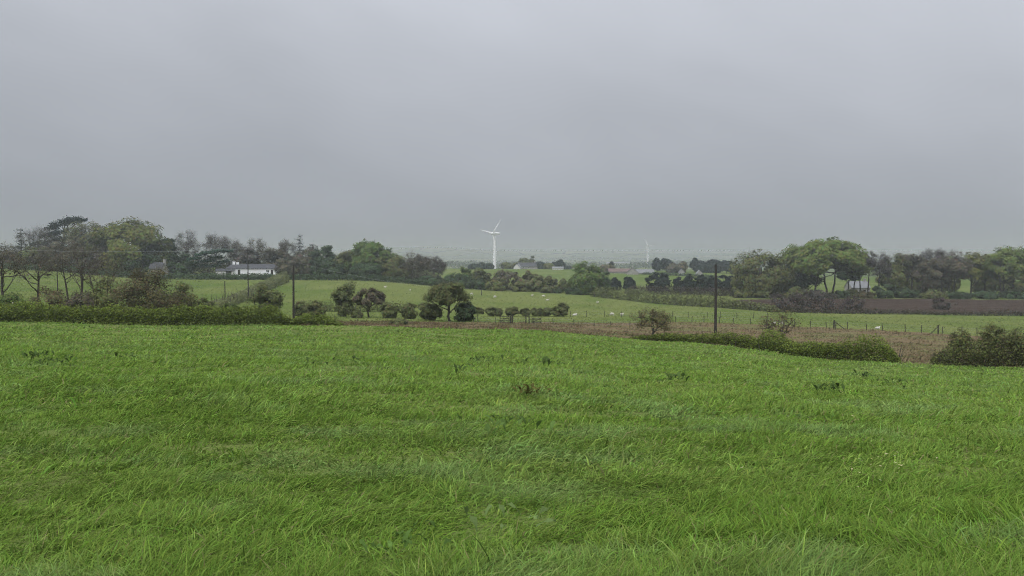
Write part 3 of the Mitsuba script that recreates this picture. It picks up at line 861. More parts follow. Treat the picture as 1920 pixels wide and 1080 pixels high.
for u, vt, w, lab in [
    (921, 575, 22, "first small hawthorn of the row, next to the dark clump"),
    (935, 577, 16, "second small hawthorn of the row, the smallest"),
    (961, 574, 26, "third hawthorn of the row, round on two stems"),
    (986, 578, 20, "fourth hawthorn of the row, low and wide"),
    (1005, 577, 22, "fifth hawthorn of the row"),
    (1023, 576, 22, "sixth hawthorn of the row, on a single stem"),
    (1042, 574, 24, "seventh hawthorn of the row, touching the tallest"),
    (1057, 565, 22, "last and tallest hawthorn of the row")]:
    plant("hawthorn_tree", lab, "tree", u, 152, vt, w * 1.15, "thorn", "thorn", H_, base=0.08, density=0.7)
hedge("green grassy bank hedge slanting up the field to the wood", [(384, 132), (420, 160), (455, 195), (485, 230), (515, 265), (536, 290)], [1.2, 1.5, 2.0, 2.4, 3.4, 4.2], 3.0, "pale", 0.28, 120, ragged=0.2)

# near the edge of the near field
plant("thorn_tree", "small wind-bent thorn coming into leaf at the near field's edge", "tree", 1222, 84, 579, 86, "bare", "bud", None, base=0.16, lean=0.10, leaves=1500, twigs=1500, leaf=0.8)
plant("thorn_tree", "thin straggling thorn standing in the hedge past the nearer pole", "tree", 1462, 76, 575, 96, "bare", "bud", None, base=0.22, leaves=350, twigs=500)
hedge("long dense hedge with fresh tops along the near field, behind it the bare trees", [(-120, 79), (0, 79.5), (150, 79.5), (330, 80), (480, 81.5), (548, 82.5)], [2.0, 2.0, 1.8, 1.8, 2.1, 1.9], 2.3, "hedge", 0.15, 1000, ragged=0.36, twigs=0.06)
hedge("low ragged end of the long hedge beyond the farther pole", [(545, 83), (590, 83), (640, 83)], [1.7, 1.3, 0.8], 1.8, "hedge", 0.15, 620, ragged=0.3, twigs=0.05)
hedge("low sprawling hedge around the nearer pole's foot", [(1186, 83), (1250, 81), (1310, 78.5), (1370, 76), (1425, 72.5)], [0.35, 0.7, 0.85, 1.1, 1.3], 1.5, "hedge", 0.14, 620, ragged=0.35, twigs=0.08)
hedge("dense rounded hedge between the nearer pole and the gap", [(1420, 73), (1455, 71), (1500, 68.5), (1560, 66), (1620, 64), (1680, 62.2), (1692, 62)], [2.1, 1.9, 1.1, 1.5, 1.8, 1.7, 1.2], 1.7, "hedge", 0.125, 1150, ragged=0.28, twigs=0.06)
hedge("high wild hedge past the gap, with saplings growing out of it", [(1752, 61.5), (1790, 61), (1850, 61), (1960, 61.5)], [1.7, 2.1, 2.3, 1.8], 2.3, (0.118, 0.138, 0.046), 0.125, 900, ragged=0.5, twigs=0.35)
for u, vt, w, lab in [(1800, 614, 40, "thin leafy sapling at the gap end of the high wild hedge"), (1857, 604, 52, "tallest sapling in the middle of the high wild hedge"),
                      (1905, 616, 46, "thin sapling at the far end of the high wild hedge")]:
    plant("sapling", lab, "sapling", u, 61.4, vt, w, "sparse", "olive", "saplings in the high wild hedge", base=0.3, leaves=1100, twigs=900, lean=0.12, trunks=2)



# ------------------------------------------------------------------ wind turbines
def blade_mesh(R):
    """root at the origin, tip at +z, chord along x, thickness along y"""
    st = np.array([0.02, 0.08, 0.18, 0.30, 0.5, 0.7, 0.86, 0.96, 1.0]) * R
    ch = np.array([0.030, 0.034, 0.074, 0.070, 0.055, 0.041, 0.030, 0.019, 0.006]) * R
    th = np.array([0.030, 0.032, 0.026, 0.019, 0.012, 0.008, 0.005, 0.003, 0.001]) * R
    tw = np.radians([14, 14, 12, 9, 5, 2, 0, 0, 0])
    a = np.arange(12) * 2 * np.pi / 12
    v = []
    for z, c, t, w in zip(st, ch, th, tw):
        x, y = np.cos(a) * c / 2 + 0.18 * c, np.sin(a) * t / 2 * (1 - 0.35 * np.cos(a))
        v.append(np.stack([x * math.cos(w) - y * math.sin(w), x * math.sin(w) + y * math.cos(w), np.full(12, z)], -1))
    n = len(st)
    f = []
    for i in range(n - 1):
        for j in range(12):
            p, q = i * 12 + j, i * 12 + (j + 1) % 12
            f += [[p, q, q + 12], [p, q + 12, p + 12]]
    f += [[0, k + 1, k] for k in range(1, 11)] + [[(n - 1) * 12, (n - 1) * 12 + k, (n - 1) * 12 + k + 1] for k in range(1, 11)]
    return trimesh.Trimesh(np.vstack(v), f, process=False)


def turbine(label, x, y, z0, hub_h, R, yaw, turn):
    """yaw: direction the rotor faces, measured from -y towards -x"""
    t = thing("wind_turbine", label, "wind turbine")
    rot = trimesh.transformations.rotation_matrix
    place = lambda m: posed(m, x, y, z0, -yaw)
    r0, r1 = hub_h * 0.046, hub_h * 0.026
    prof = [(0.001, 0), (r0, 0), (r0 * 0.92, hub_h * 0.2), (r0 * 0.78, hub_h * 0.5), (r1, hub_h * 0.965), (0.001, hub_h * 0.965)]
    tower = place(trimesh.creation.revolve(np.array(prof), sections=28))
    part(t, "tower", mikit.ply(tower, "white_paint_bsdf", smooth=40))
    L, h = R * 0.42, R * 0.155
    c = m3.Manifold.hull(m3.Manifold.batch_boolean([m3.Manifold.sphere(h * 0.30, 12).translate([sx * h * 0.28, yy, sz]) for sx in (-1, 1) for yy, sz in
                         ((-L * 0.16, h * 0.26), (-L * 0.16, -h * 0.24), (L * 0.62, h * 0.20), (L * 0.62, -h * 0.12))], m3.OpType.Add))
    nac = trimesh.Trimesh(*[np.asarray(q) for q in (c.to_mesh().vert_properties[:, :3], c.to_mesh().tri_verts)], process=False)
    nac.apply_translation((0, 0, hub_h))
    n = part(t, "nacelle", mikit.ply(place(nac), "white_paint_bsdf", smooth=40))
    mast = box(h * 0.05, h * 0.05, h * 0.5, (0, L * 0.55, hub_h + h * 0.6))
    part(n, "mast", mikit.ply(place(mast), "sheet_bsdf"))
    hub = trimesh.creation.icosphere(2, h * 0.48)
    hub.vertices *= [1, 1.25, 1]
    hub.apply_translation((0, -L * 0.34, hub_h))
    part(t, "hub", mikit.ply(place(hub), "white_paint_bsdf", smooth=True))
    for k in range(3):
        b = blade_mesh(R)
        b.apply_transform(rot(turn + k * 2 * math.pi / 3, [0, -1, 0]))
        b.apply_translation((0, -L * 0.34, hub_h))
        part(t, "blade", mikit.ply(place(b), "white_paint_bsdf", smooth=60))


def turbine_at(label, u, v_hub, d, R, yaw, turn):
    x, y, z = spot(u, d)
    turbine(label, x, y, z - 0.3, line_z(v_hub, d) - z + 0.3, R, yaw, turn)


turbine_at("big white wind turbine standing behind the crest, its rotor turned half aside", 927.5, 438, 1100, 27.5, math.radians(48), math.radians(-42))
turbine_at("small far white wind turbine pale in the haze above the pines", 1214.5, 460, 1945, 19, math.radians(20), math.radians(28))

# ------------------------------------------------------------------ poles and wires


def pole(label, u, d, vtop, r=0.13, arm=True, lean=0.0, group=None):
    x, y, z = spot(u, d)
    h = line_z(vtop, d) - z
    t = thing("utility_pole", label, "utility pole", group)
    v, f = tubes([(np.array([[0, 0, -0.4], [lean * h * 0.5, 0, h * 0.5], [lean * h, 0, h]]) + [x, y, z], np.array([r * 1.12, r, r * 0.8]))], 10)
    part(t, "post", mikit.ply((v, f), "old_wood_bsdf", smooth=50))
    top = np.array([x + lean * h, y, z + h])
    if arm:
        a = box(0.11, 1.25, 0.13, top + [0.0, 0, -0.35])
        part(t, "crossarm", mikit.ply(a, "old_wood_bsdf"))
        for s in (-0.52, 0.0, 0.52):
            i = trimesh.creation.revolve(np.array([(0.001, 0), (0.035, 0), (0.055, 0.06), (0.03, 0.09), (0.05, 0.15), (0.001, 0.19)]), sections=10)
            i.apply_translation(top + [0.0, s, -0.285 if s else 0.003])
            part(t, "insulator", mikit.ply(i, "stone_bsdf", smooth=40))
    return top


PN = pole("tall dark wooden pole standing in the low sprawling hedge, nearest of the poles", 1343, 98, 496, 0.16, arm=False, lean=-0.006)
PF = pole("dark wooden pole rising from the near end of the long hedge", 549, 90, 496, 0.12, arm=False, lean=0.012)
P3 = pole("thin grey pole with a ragged top in front of the white bungalow", 465, 186, 466, 0.13)
P4 = pole("short dark post-like pole on the field before the bungalow", 421, 170, 527, 0.11, arm=False)
P5 = pole("short thin pole out in the sheep field below the big turbine", 903, 262, 542, 0.12, arm=False)
P6 = pole("thin pale pole among the leafless trees behind the long hedge", 107, 140, 505, 0.09, arm=False)
P7 = pole("pale pole at the foot of the wood, below the thin spruce", 33, 290, 466, 0.14, arm=False)
P8 = pole("pale pole at the foot of the wood, below the black cedar", 97, 292, 472, 0.14, arm=False)


def wire(label, a, b, sag, r=0.012):
    t = np.linspace(0, 1, 25)[:, None]
    p = np.asarray(a) * (1 - t) + np.asarray(b) * t
    p[:, 2] -= (4 * sag * t * (1 - t))[:, 0]
    k = thing("overhead_wire", label, "wire")
    scene[k] = mikit.ply(tubes([(p, np.full(25, r))], 5), "wire_bsdf")


zx = bearing(-90) * 190
wire("pale overhead wire crossing the wood from the thin grey pole past the domed beech", P3 + [0, 0.5, 0.0], (zx, 190, line_z(462, 190)), 1.0, 0.022)
wire("thin overhead wire from the thin grey pole towards the open end of the wood", P3 + [0, -0.5, 0.0], (bearing(905) * 262, 262, P5[2]), 2.5, 0.02)

# ------------------------------------------------------------------ fences, gates
FENCE_G = "post and wire fences of the sheep pastures"


def fence(label, pts, spacing, h=1.15, r=0.055, wires=3, jitter=0.25, group=FENCE_G):
    SEED[0] += 1
    rng = np.random.default_rng(SEED[0])
    P = np.array([[bearing(u) * d, d] for u, d in pts])
    L = np.concatenate([[0], np.cumsum(np.linalg.norm(np.diff(P, axis=0), axis=1))])
    t = thing("wire_fence", label, "fence", group)
    s = np.arange(0, L[-1], spacing)
    s = s + rng.uniform(-jitter, jitter, len(s)) * spacing * 0.5
    xs, ys = np.interp(s, L, P[:, 0]), np.interp(s, L, P[:, 1])
    tops = []
    for x, y in zip(xs, ys):
        z = float(ground(x, y))
        hh = h * rng.uniform(0.88, 1.12)
        lean = rng.normal(size=2) * 0.05
        v, f = tubes([(np.array([[x, y, z - 0.2], [x + lean[0] * hh, y + lean[1] * hh, z + hh]]), np.array([r, r * 0.92]))], 7)
        part(t, "post", mikit.ply((v, f), "old_wood_bsdf"))
        tops.append((x + lean[0] * hh, y + lean[1] * hh, z))
    tops = np.array(tops)
    for k in range(wires):
        p = tops + [0, 0, h * (0.35 + 0.28 * k)]
        part(t, "wire", mikit.ply(tubes([(p, np.full(len(p), 0.006))], 3), "wire_bsdf"))


def gate(label, u, d, width, h=1.05, yaw=0.0):
    x, y, z = spot(u, d)
    t = thing("field_gate", label, "gate")
    for k in range(4):
        part(t, "bar", mikit.ply(posed(box(width, 0.05, 0.075, (0, 0, 0.25 + k * (h - 0.25) / 3)), x, y, z, yaw), "old_wood_bsdf"))
    for s in (-1, 1):
        part(t, "upright", mikit.ply(posed(box(0.09, 0.062, h + 0.12, (s * width / 2, 0, (h + 0.12) / 2)), x, y, z, yaw), "old_wood_bsdf"))
    dl = math.hypot(width, h - 0.2)
    b = box(dl, 0.03, 0.065)
    b.apply_transform(trimesh.transformations.rotation_matrix(-math.atan2(h - 0.25, width), [0, 1, 0]))
    b.apply_translation((0, -0.042, 0.25 + (h - 0.25) / 2))
    part(t, "brace", mikit.ply(posed(b, x, y, z, yaw), "old_wood_bsdf"))


def stout_post(label, u, d, h, r, group=None):
    x, y, z = spot(u, d)
    t = thing("gate_post", label, "post", group)
    v, f = tubes([(np.array([[x, y, z - 0.3], [x + 0.02, y, z + h * 0.97], [x + 0.02, y, z + h]]), np.array([r, r * 0.94, r * 0.7]))], 9)
    scene[t] = mikit.ply((v, f), "old_wood_bsdf", smooth=40)


fence("wire fence along the back of the brown ground, before the hawthorn row", [(888, 111), (950, 110), (1010, 110), (1130, 112), (1262, 116)], 2.9, 0.85, 0.04)
fence("wire fence below the sheep between the last hawthorn and the nearer pole", [(1066, 150), (1130, 150), (1250, 149), (1330, 150), (1405, 152), (1450, 154)], 3.3, 1.2)
fence("wire fence along the back of the brown ground on both sides of the nearer pole", [(1268, 127), (1340, 126), (1420, 124), (1500, 121)], 2.3, 1.05)
fence("wire fence on the edge of the brown ground past the straggling thorn", [(1520, 119), (1600, 117), (1700, 115), (1800, 114), (1960, 114)], 2.6, 1.15)
gate("old wooden gate in the fence, on the side of the dark clump", 946, 109, 1.25)
gate("low old wooden gate in the fence, next to the two stout posts", 1006, 109, 1.25, 0.85)
for u, h, lab in [(957, 1.15, "slim gate post beside the old wooden gate"), (960.5, 1.3, "second gate post hard by the old wooden gate"), (986, 1.25, "stouter of the two stout gate posts in the fence"), (992, 1.1, "thinner of the two stout gate posts in the fence")]:
    stout_post(lab, u, 108.8, h, 0.085)
for u, h, lab in [(1565, 1.3, "leaning stake of the broken fence bay"), (1569, 1.2, "second stake of the broken fence bay")]:
    stout_post(lab, u, 117.5, h, 0.07)
for u, dx, lab in [(1762, -0.62, "strutted corner post of the fence before the gap"), (1566, 0.85, "strutted post of the broken fence bay")]:
    d = 113.6 if u > 1700 else 118
    x, y, z = spot(u, d)
    t = thing("strainer_post", lab, "post")
    v, f = tubes([(np.array([[x, y, z - 0.3], [x, y, z + 1.4]]), np.array([0.1, 0.09]))], 9)
    part(t, "post", mikit.ply((v, f), "old_wood_bsdf", smooth=40))
    v, f = tubes([(np.array([[x + dx * 2, y - 0.02, z - 0.05], [x + dx * 0.12, y - 0.02, z + 1.15]]), np.array([0.06, 0.055]))], 7)
    part(t, "strut", mikit.ply((v, f), "old_wood_bsdf"))

# ------------------------------------------------------------------ sheep


def sheep_mesh(pose):
    S = lambda r, x, y, z: m3.Manifold.sphere(r, 8).translate([x, y, z])
    hull = lambda a: m3.Manifold.hull(m3.Manifold.batch_boolean(a, m3.OpType.Add))
    lift = 0.0 if pose != "lying" else -0.42
    bz = 0.68 + lift
    body = hull([S(0.25, -0.36, 0, bz), S(0.29, -0.05, 0, bz - 0.02), S(0.27, 0.28, 0, bz + 0.01), S(0.17, -0.5, 0, bz - 0.02)])
    if pose == "grazing":
        neck = hull([S(0.18, 0.34, 0, bz + 0.02), S(0.10, 0.60, 0.03, bz - 0.30)])
        head = hull([S(0.095, 0.62, 0.03, bz - 0.33), S(0.055, 0.70, 0.04, bz - 0.58)])
        hx, hz = 0.60, bz - 0.26
    else:
        neck = hull([S(0.18, 0.34, 0, bz + 0.05), S(0.11, 0.52, 0.05, bz + 0.30)])
        head = hull([S(0.10, 0.53, 0.05, bz + 0.34), S(0.06, 0.74, 0.08, bz + 0.26)])
        hx, hz = 0.50, bz + 0.40
    ears = [hull([S(0.03, hx, 0.04 + s * 0.08, hz), S(0.02, hx - 0.03, 0.04 + s * 0.20, hz - 0.02)]) for s in (-1, 1)]
    tail = hull([S(0.06, -0.60, 0, bz + 0.05), S(0.04, -0.66, 0, bz - 0.22)])
    legs = []
    for lx in (-0.36, 0.28):
        for ly in (-0.13, 0.13):
            if pose == "lying":
                legs.append(hull([S(0.06, lx, ly * 1.5, 0.12), S(0.035, lx + 0.25, ly * 1.7, 0.05)]))
            else:
                k = 0.05 if lx < 0 else -0.02
                legs += [hull([S(0.10, lx, ly, bz - 0.15), S(0.05, lx - k, ly, 0.34)]), hull([S(0.05, lx - k, ly, 0.34), S(0.036, lx + 0.01, ly, 0.05)]), hull([S(0.036, lx + 0.01, ly, 0.05), S(0.035, lx + 0.05, ly, 0.03)])]
    m = m3.Manifold.batch_boolean([body, neck, head, tail] + ears + legs, m3.OpType.Add).refine_to_length(0.16)
    tm = trimesh.Trimesh(np.asarray(m.to_mesh().vert_properties)[:, :3], np.asarray(m.to_mesh().tri_verts), process=True)
    trimesh.smoothing.filter_taubin(tm, iterations=6)
    v = tm.vertices
    wool = (np.abs(v[:, 0]) < 0.55) & (v[:, 2] > 0.42 + lift)
    tm.vertices = v + tm.vertex_normals * (0.035 * (meshkit.noise(v * 14, 2) - 0.4) * wool)[:, None]
    return tm


SHEEP = {k: sheep_mesh(k) for k in ("grazing", "standing", "lying")}
SHEEP_PLY = {k: mikit.ply(m, "fleece_bsdf", smooth=True) for k, m in SHEEP.items()}
for u, d, pose, yaw, s, lab in [
    (722, 262, "standing", 10, 1.05, "white sheep standing high on the field, straight below the bright beech"),
    (768.5, 256, "grazing", 100, 1.0, "white sheep grazing on the field, second along from the bright beech"),
    (884, 262, "grazing", 20, 1.0, "white sheep at the top of the field by the tall thorn's crown"),
    (928, 252, "grazing", 200, 1.05, "white sheep grazing straight below the big turbine"),
    (998, 262, "standing", 30, 0.9, "small white sheep high on the field beside three others, nearest the turbine"),
    (1019, 260, "grazing", 10, 1.1, "white sheep high on the field, middle of the three"),
    (1027, 244, "lying", 0, 1.1, "white sheep lying a little below the three others"),
    (1121, 240, "lying", 0, 0.9, "white sheep lying below the tall bushy tree"),
    (1078, 158, "lying", 15, 1.25, "big white sheep resting just past the last hawthorn"),
    (1148, 158, "grazing", 160, 1.15, "white sheep grazing by the fence, darker-faced of the pair"),
    (1167, 157, "standing", 15, 1.05, "white sheep looking along the fence, second of the pair"),
    (1452, 128, "lying", 10, 1.15, "white sheep lying behind the straggling thorn, nearer the pole"),
    (1466, 129, "lying", 25, 1.15, "white sheep lying behind the straggling thorn, farther from the pole"),
    (1648, 121, "lying", 0, 1.1, "white sheep lying by the fence beyond the rounded hedge"),
    (13, 128, "grazing", 40, 1.0, "white sheep among the leafless trees at the field's far corner"),
    (23, 126, "standing", 190, 1.0, "second white sheep among the leafless trees at the field's far corner"),
    (38, 122, "lying", 0, 1.0, "white sheep lying among the leafless trees, lowest of three")]:
    x, y, z = spot(u, d)
    t = thing("sheep", lab, "sheep", "sheep on the pastures")
    scene[t] = {**SHEEP_PLY[pose], "to_world": T().translate([x, y, z]).rotate([0, 0, 1], yaw).scale(s * (0.58 if d < 200 else 0.74))}

# ------------------------------------------------------------------ buildings


def house(name, label, cat, u, d, L, Wd, wall_h, roof_h, yaw, wall_mat, roof_mat, windows=(), doors=(), chimneys=(), sink=0.3, hip=0.0, rise=0.0, eave=0.3):
    """long side facing -y before the yaw; windows and doors on that side: (x, z, width, height)"""
    x, y, z = spot(u, d)
    z += rise
    P = lambda m: posed(m, x, y, z, yaw)
    t = thing(name, label, cat)
    # walls with gables, as one prism with the openings cut out
    wall = box(L, Wd, wall_h + sink, (0, 0, (wall_h - sink) / 2))
    solid = m3.Manifold(m3.Mesh(np.asarray(wall.vertices, np.float32), np.asarray(wall.faces, np.uint32)))
    gable = m3.Manifold.hull_points(np.array([[sx * L / 2, sy * Wd / 2, wall_h] for sx in (-1, 1) for sy in (-1, 1)] + [[sx * (L / 2 - hip), 0, wall_h + roof_h] for sx in (-1, 1)]))
    solid = solid + gable
    for wx, wz, ww, wh in list(windows) + list(doors):
        solid = solid - m3.Manifold.cube([ww, 0.5, wh], True).translate([wx, -Wd / 2, wz])
    w = part(t, "wall", mikit.ply(P(trimesh.Trimesh(np.asarray(solid.to_mesh().vert_properties)[:, :3], np.asarray(solid.to_mesh().tri_verts))), wall_mat))
    # roof: two slabs lying on the gables
    e, th = eave, 0.14
    sl = roof_h / (Wd / 2)
    Lr = L / 2 + 0.2
    v = []
    for s in (-1, 1):
        pts = []
        for zz in (0.02, th):
            for sx in (-1, 1):
                pts.append([sx * Lr, s * (Wd / 2 + e), wall_h - sl * e + zz])
                pts.append([sx * (Lr - hip), 0, wall_h + roof_h + zz])
        v.append(m3.Manifold.hull_points(np.array(pts)))
    if hip:
        for sx in (-1, 1):
            v.append(m3.Manifold.hull_points(np.array([[sx * Lr, s * (Wd / 2 + e), wall_h - sl * e + zz] for s in (-1, 1) for zz in (0.02, th)] + [[sx * (Lr - hip), 0, wall_h + roof_h + zz] for zz in (0.02, th)])))
    rf = m3.Manifold.batch_boolean(v, m3.OpType.Add)
    r = part(t, "roof", mikit.ply(P(trimesh.Trimesh(np.asarray(rf.to_mesh().vert_properties)[:, :3], np.asarray(rf.to_mesh().tri_verts))), roof_mat))
    for cx, ch in chimneys:
        c = trimesh.util.concatenate([box(0.9, 0.7, ch + 1.0, (cx, 0, wall_h + roof_h + (ch - 1.0) / 2)), box(1.02, 0.82, 0.16, (cx, 0, wall_h + roof_h + ch + 0.05))])
        k = part(r, "chimney", mikit.ply(P(c), wall_mat))
    for wx, wz, ww, wh in windows:
        fr = trimesh.util.concatenate([box(ww, 0.08, 0.09, (wx, -Wd / 2 + 0.12, wz + s * (wh / 2 - 0.045))) for s in (-1, 1)] + [box(0.09, 0.08, wh - 0.18, (wx + s * (ww / 2 - 0.045), -Wd / 2 + 0.12, wz)) for s in (-1, 0, 1)])
        f = part(t, "window", mikit.ply(P(fr), "white_paint_bsdf"))
        part(f, "pane", mikit.ply(P(box(ww - 0.02, 0.02, wh - 0.02, (wx, -Wd / 2 + 0.19, wz))), "glass_bsdf"))
    for wx, wz, ww, wh in doors:
        part(t, "door", mikit.ply(P(box(ww - 0.02, 0.06, wh - 0.02, (wx, -Wd / 2 + 0.16, wz))), "old_wood_bsdf"))
    return t


house("bungalow", "long low white bungalow with a dark slate roof in front of the wood", "house", 474, 318, 19.5, 6.5, 2.7, 1.6, math.radians(4), "white_paint_bsdf", "slate_bsdf",
      windows=[(6.6, 1.6, 1.2, 1.1), (-7.2, 1.6, 1.2, 1.1)], doors=[(8.3, 1.15, 0.9, 2.1), (-4.6, 1.15, 1.0, 2.1)], chimneys=[(-7.4, 1.0), (-5.9, 0.8)], hip=1.6, rise=1.2)
house("garage", "small flat pale garage at the bungalow's cedar side", "garage", 424, 315, 7.0, 4.0, 2.0, 0.7, math.radians(4), "render_bsdf", "slate_bsdf", doors=[(1.5, 1.0, 2.2, 1.8)], rise=0.9)
house("cottage", "grey-roofed cottage with a gable chimney peeping over the big brown bush", "house", 297, 312, 5.4, 5.0, 3.6, 2.4, math.radians(-8), "stone_bsdf", "slate_bsdf", windows=[(-1.3, 2.4, 0.9, 1.1), (1.3, 2.4, 0.9, 1.1)], chimneys=[(2.7, 1.2)])
house("farmhouse", "white-gabled farmhouse on the crest past the big turbine", "house", 988, 586, 14, 7, 2.0, 2.6, math.radians(20), "stone_bsdf", "slate_bsdf", windows=[(-4, 1.1, 1.2, 1.0), (0, 1.1, 1.2, 1.0), (4, 1.1, 1.2, 1.0)], chimneys=[(6.2, 0.9)])
house("barn", "white gabled annexe standing against the farmhouse", "barn", 971, 580, 5, 5, 1.3, 2.4, math.radians(70), "render_bsdf", "sheet_bsdf")
house("barn", "low white barn on the crest under the black round tree", "barn", 1046, 572, 8, 5, 1.0, 0.8, 0.0, "render_bsdf", "sheet_bsdf", rise=0.2)
house("barn", "long red-roofed barn on the crest before the far small turbine", "barn", 1163, 530, 16, 7, 1.0, 1.9, math.radians(-4), "stone_bsdf", "clay_bsdf")
house("farmhouse", "stone farmhouse gable with one dark chimney beside the red-roofed barn", "house", 1186, 520, 9, 7.5, 1.2, 3.0, math.radians(82), "stone_bsdf", "slate_bsdf", chimneys=[(0, 1.2)])
house("barn", "long grey-roofed shed falling away from the stone farmhouse", "barn", 1207, 528, 13, 7, 1.6, 2.2, math.radians(10), "stone_bsdf", "sheet_bsdf", rise=-1.0)
house("house", "small white gable between the pines behind the crest hedge", "house", 1278, 512, 7, 3.8, 2.0, 1.9, math.radians(80), "stone_bsdf", "sheet_bsdf")
house("house", "second white gable in front of the larger pine group", "house", 1311, 506, 7, 3.4, 1.6, 1.9, math.radians(84), "stone_bsdf", "sheet_bsdf")
house("house", "pale house with a grey roof half hidden behind the thin trunks", "house", 1608, 312, 7.4, 6, 3.0, 2.4, math.radians(3), "stone_bsdf", "sheet_bsdf",
      windows=[(-2.6, 1.6, 1.1, 1.2), (0.0, 1.6, 1.1, 1.2), (2.9, 1.6, 0.9, 1.2)], doors=[(1.5, 1.1, 1.0, 2.1)], chimneys=[(3.0, 0.8)], rise=-0.6)
for u, d, L, yaw, lab in [(1028, 2500, 95, 0.05, "long pale shed far off in the haze past the farmhouse"), (1156, 2300, 60, 0.0, "long pale shed far off in the haze above the red-roofed barn"),
                          (1176, 2350, 26, 0.1, "short pale shed far off in the haze beside the far small turbine")]:
    house("far_shed", lab, "shed", u, d, L, 22, 5.5, 3.0, yaw, "render_bsdf", "sheet_bsdf")

# ------------------------------------------------------------------ broad-leaved docks in the near field


def dock_leaf(L, W, tilt, droop, rng):
    """one leaf: rises at the angle tilt from the ground and droops; along +x"""
    n = 6
    t = np.linspace(0, 1, n)
    ang = tilt - droop * t ** 1.3
    x = np.concatenate([[0], np.cumsum(np.cos(ang[:-1])) * L / (n - 1)])
    z = np.concatenate([[0], np.cumsum(np.sin(ang[:-1])) * L / (n - 1)])
    w = W * np.array([0.10, 0.12, 0.42, 0.5, 0.36, 0.02])
    k = 0.22 * w
    wav = 0.012 * np.sin(np.arange(n) * 2.1 + rng.uniform(0, 6))
    v = np.concatenate([np.stack([x, -w, z + k + wav], -1), np.stack([x, 0 * x, z], -1), np.stack([x, w, z + k - wav], -1)])
    f = []
    for a in (0, n):
        for i in range(n - 1):
            p = a + i
            f += [[p, p + 1, p + n + 1], [p, p + n + 1, p + n]]
    return v, np.array(f)


def dock(label, u, d, leaves, L, color, spread=0.7, group="broad-leaved docks in the near field", as_parts=True, rise=0.12):
    SEED[0] += 1
    rng = np.random.default_rng(SEED[0])
    x, y, z = spot(u, d)
    t = thing("dock_plant", label, "dock plant", group)
    made = []
    for i in range(leaves):
        az = i * 2.4 + rng.uniform(-0.4, 0.4)
        l = L * rng.uniform(0.7, 1.25)
        v, f = dock_leaf(l, l * 0.36, rng.uniform(0.5, 1.25), rng.uniform(0.5, 1.5), rng)
        R = trimesh.transformations.rotation_matrix(az, [0, 0, 1])[:3, :3]
        v = v @ R.T + [x + math.cos(az) * 0.03 + rng.normal() * spread * 0.12, y + math.sin(az) * 0.03 + rng.normal() * spread * 0.12, z + rise + rng.uniform(0, 0.06)]
        c = np.clip(np.asarray(color) * (1 + 0.18 * rng.normal()) * np.ones((len(v), 3)), 0, 1)
        if as_parts:
            part(t, "leaf", mikit.ply((v, f), "leaf_bsdf", smooth=True, color=c))
        else:
            made.append((v, f, c))
    if made:
        v, f, c = merge(made)
        part(t, "leaves", mikit.ply((v, f), "leaf_bsdf", color=c), kind="stuff")


dock("brownish green dock clump sitting alone in the middle of the near field", 996, 15.2, 30, 0.17, (0.085, 0.085, 0.025), 1.3)
dock("spreading pale-ribbed dock below the brownish clump", 952, 10.6, 20, 0.17, (0.080, 0.13, 0.034), 2.0, rise=0.13)
dock("broad-leaved dock with one pale upright leaf over a dark hollow", 764, 5.15, 13, 0.11, (0.085, 0.145, 0.035), 1.0, rise=0.12)
dock("dock with two long pale leaves lying on the grass", 922, 5.75, 9, 0.14, (0.125, 0.18, 0.06), 1.1, rise=0.11)
for u, d, n, L, lab in [
    (1026, 25.5, 24, 0.26, "dark dock patch two thirds up the near field, above the brownish clump"), (900, 28, 22, 0.26, "dark dock patch next to the highest in the middle of the near field"),
    (1270, 21, 18, 0.24, "dark dock in the near field straight below the small wind-bent thorn"), (1550, 20, 26, 0.26, "wide dark dock in the near field below the rounded hedge's middle"),
    (1682, 26, 18, 0.24, "dark dock by itself in the near field below the hedge gap"), (92, 20.2, 22, 0.24, "low dock with a light crown below the long hedge's outer end"),
    (64, 22.5, 16, 0.24, "dark low dock just beyond the one with a light crown"), (864, 20.5, 14, 0.2, "small dark dock a little nearer than the dark dock patches"),
    (240, 24, 14, 0.22, "small dark dock in the near field below the big brown bush"), (1620, 36, 20, 0.34, "dark dock patch just short of the rounded hedge"),
    (660, 24, 16, 0.2, "thin dark dock in the near field below the umbrella-headed thorn"), (600, 22.5, 12, 0.2, "small thin dock in the near field below the low dark hedge end")]:
    dock(lab, u, d, n, L * 0.9, (0.062, 0.098, 0.027), 2.4, as_parts=True, rise=0.17)


# ------------------------------------------------------------------ standing grass


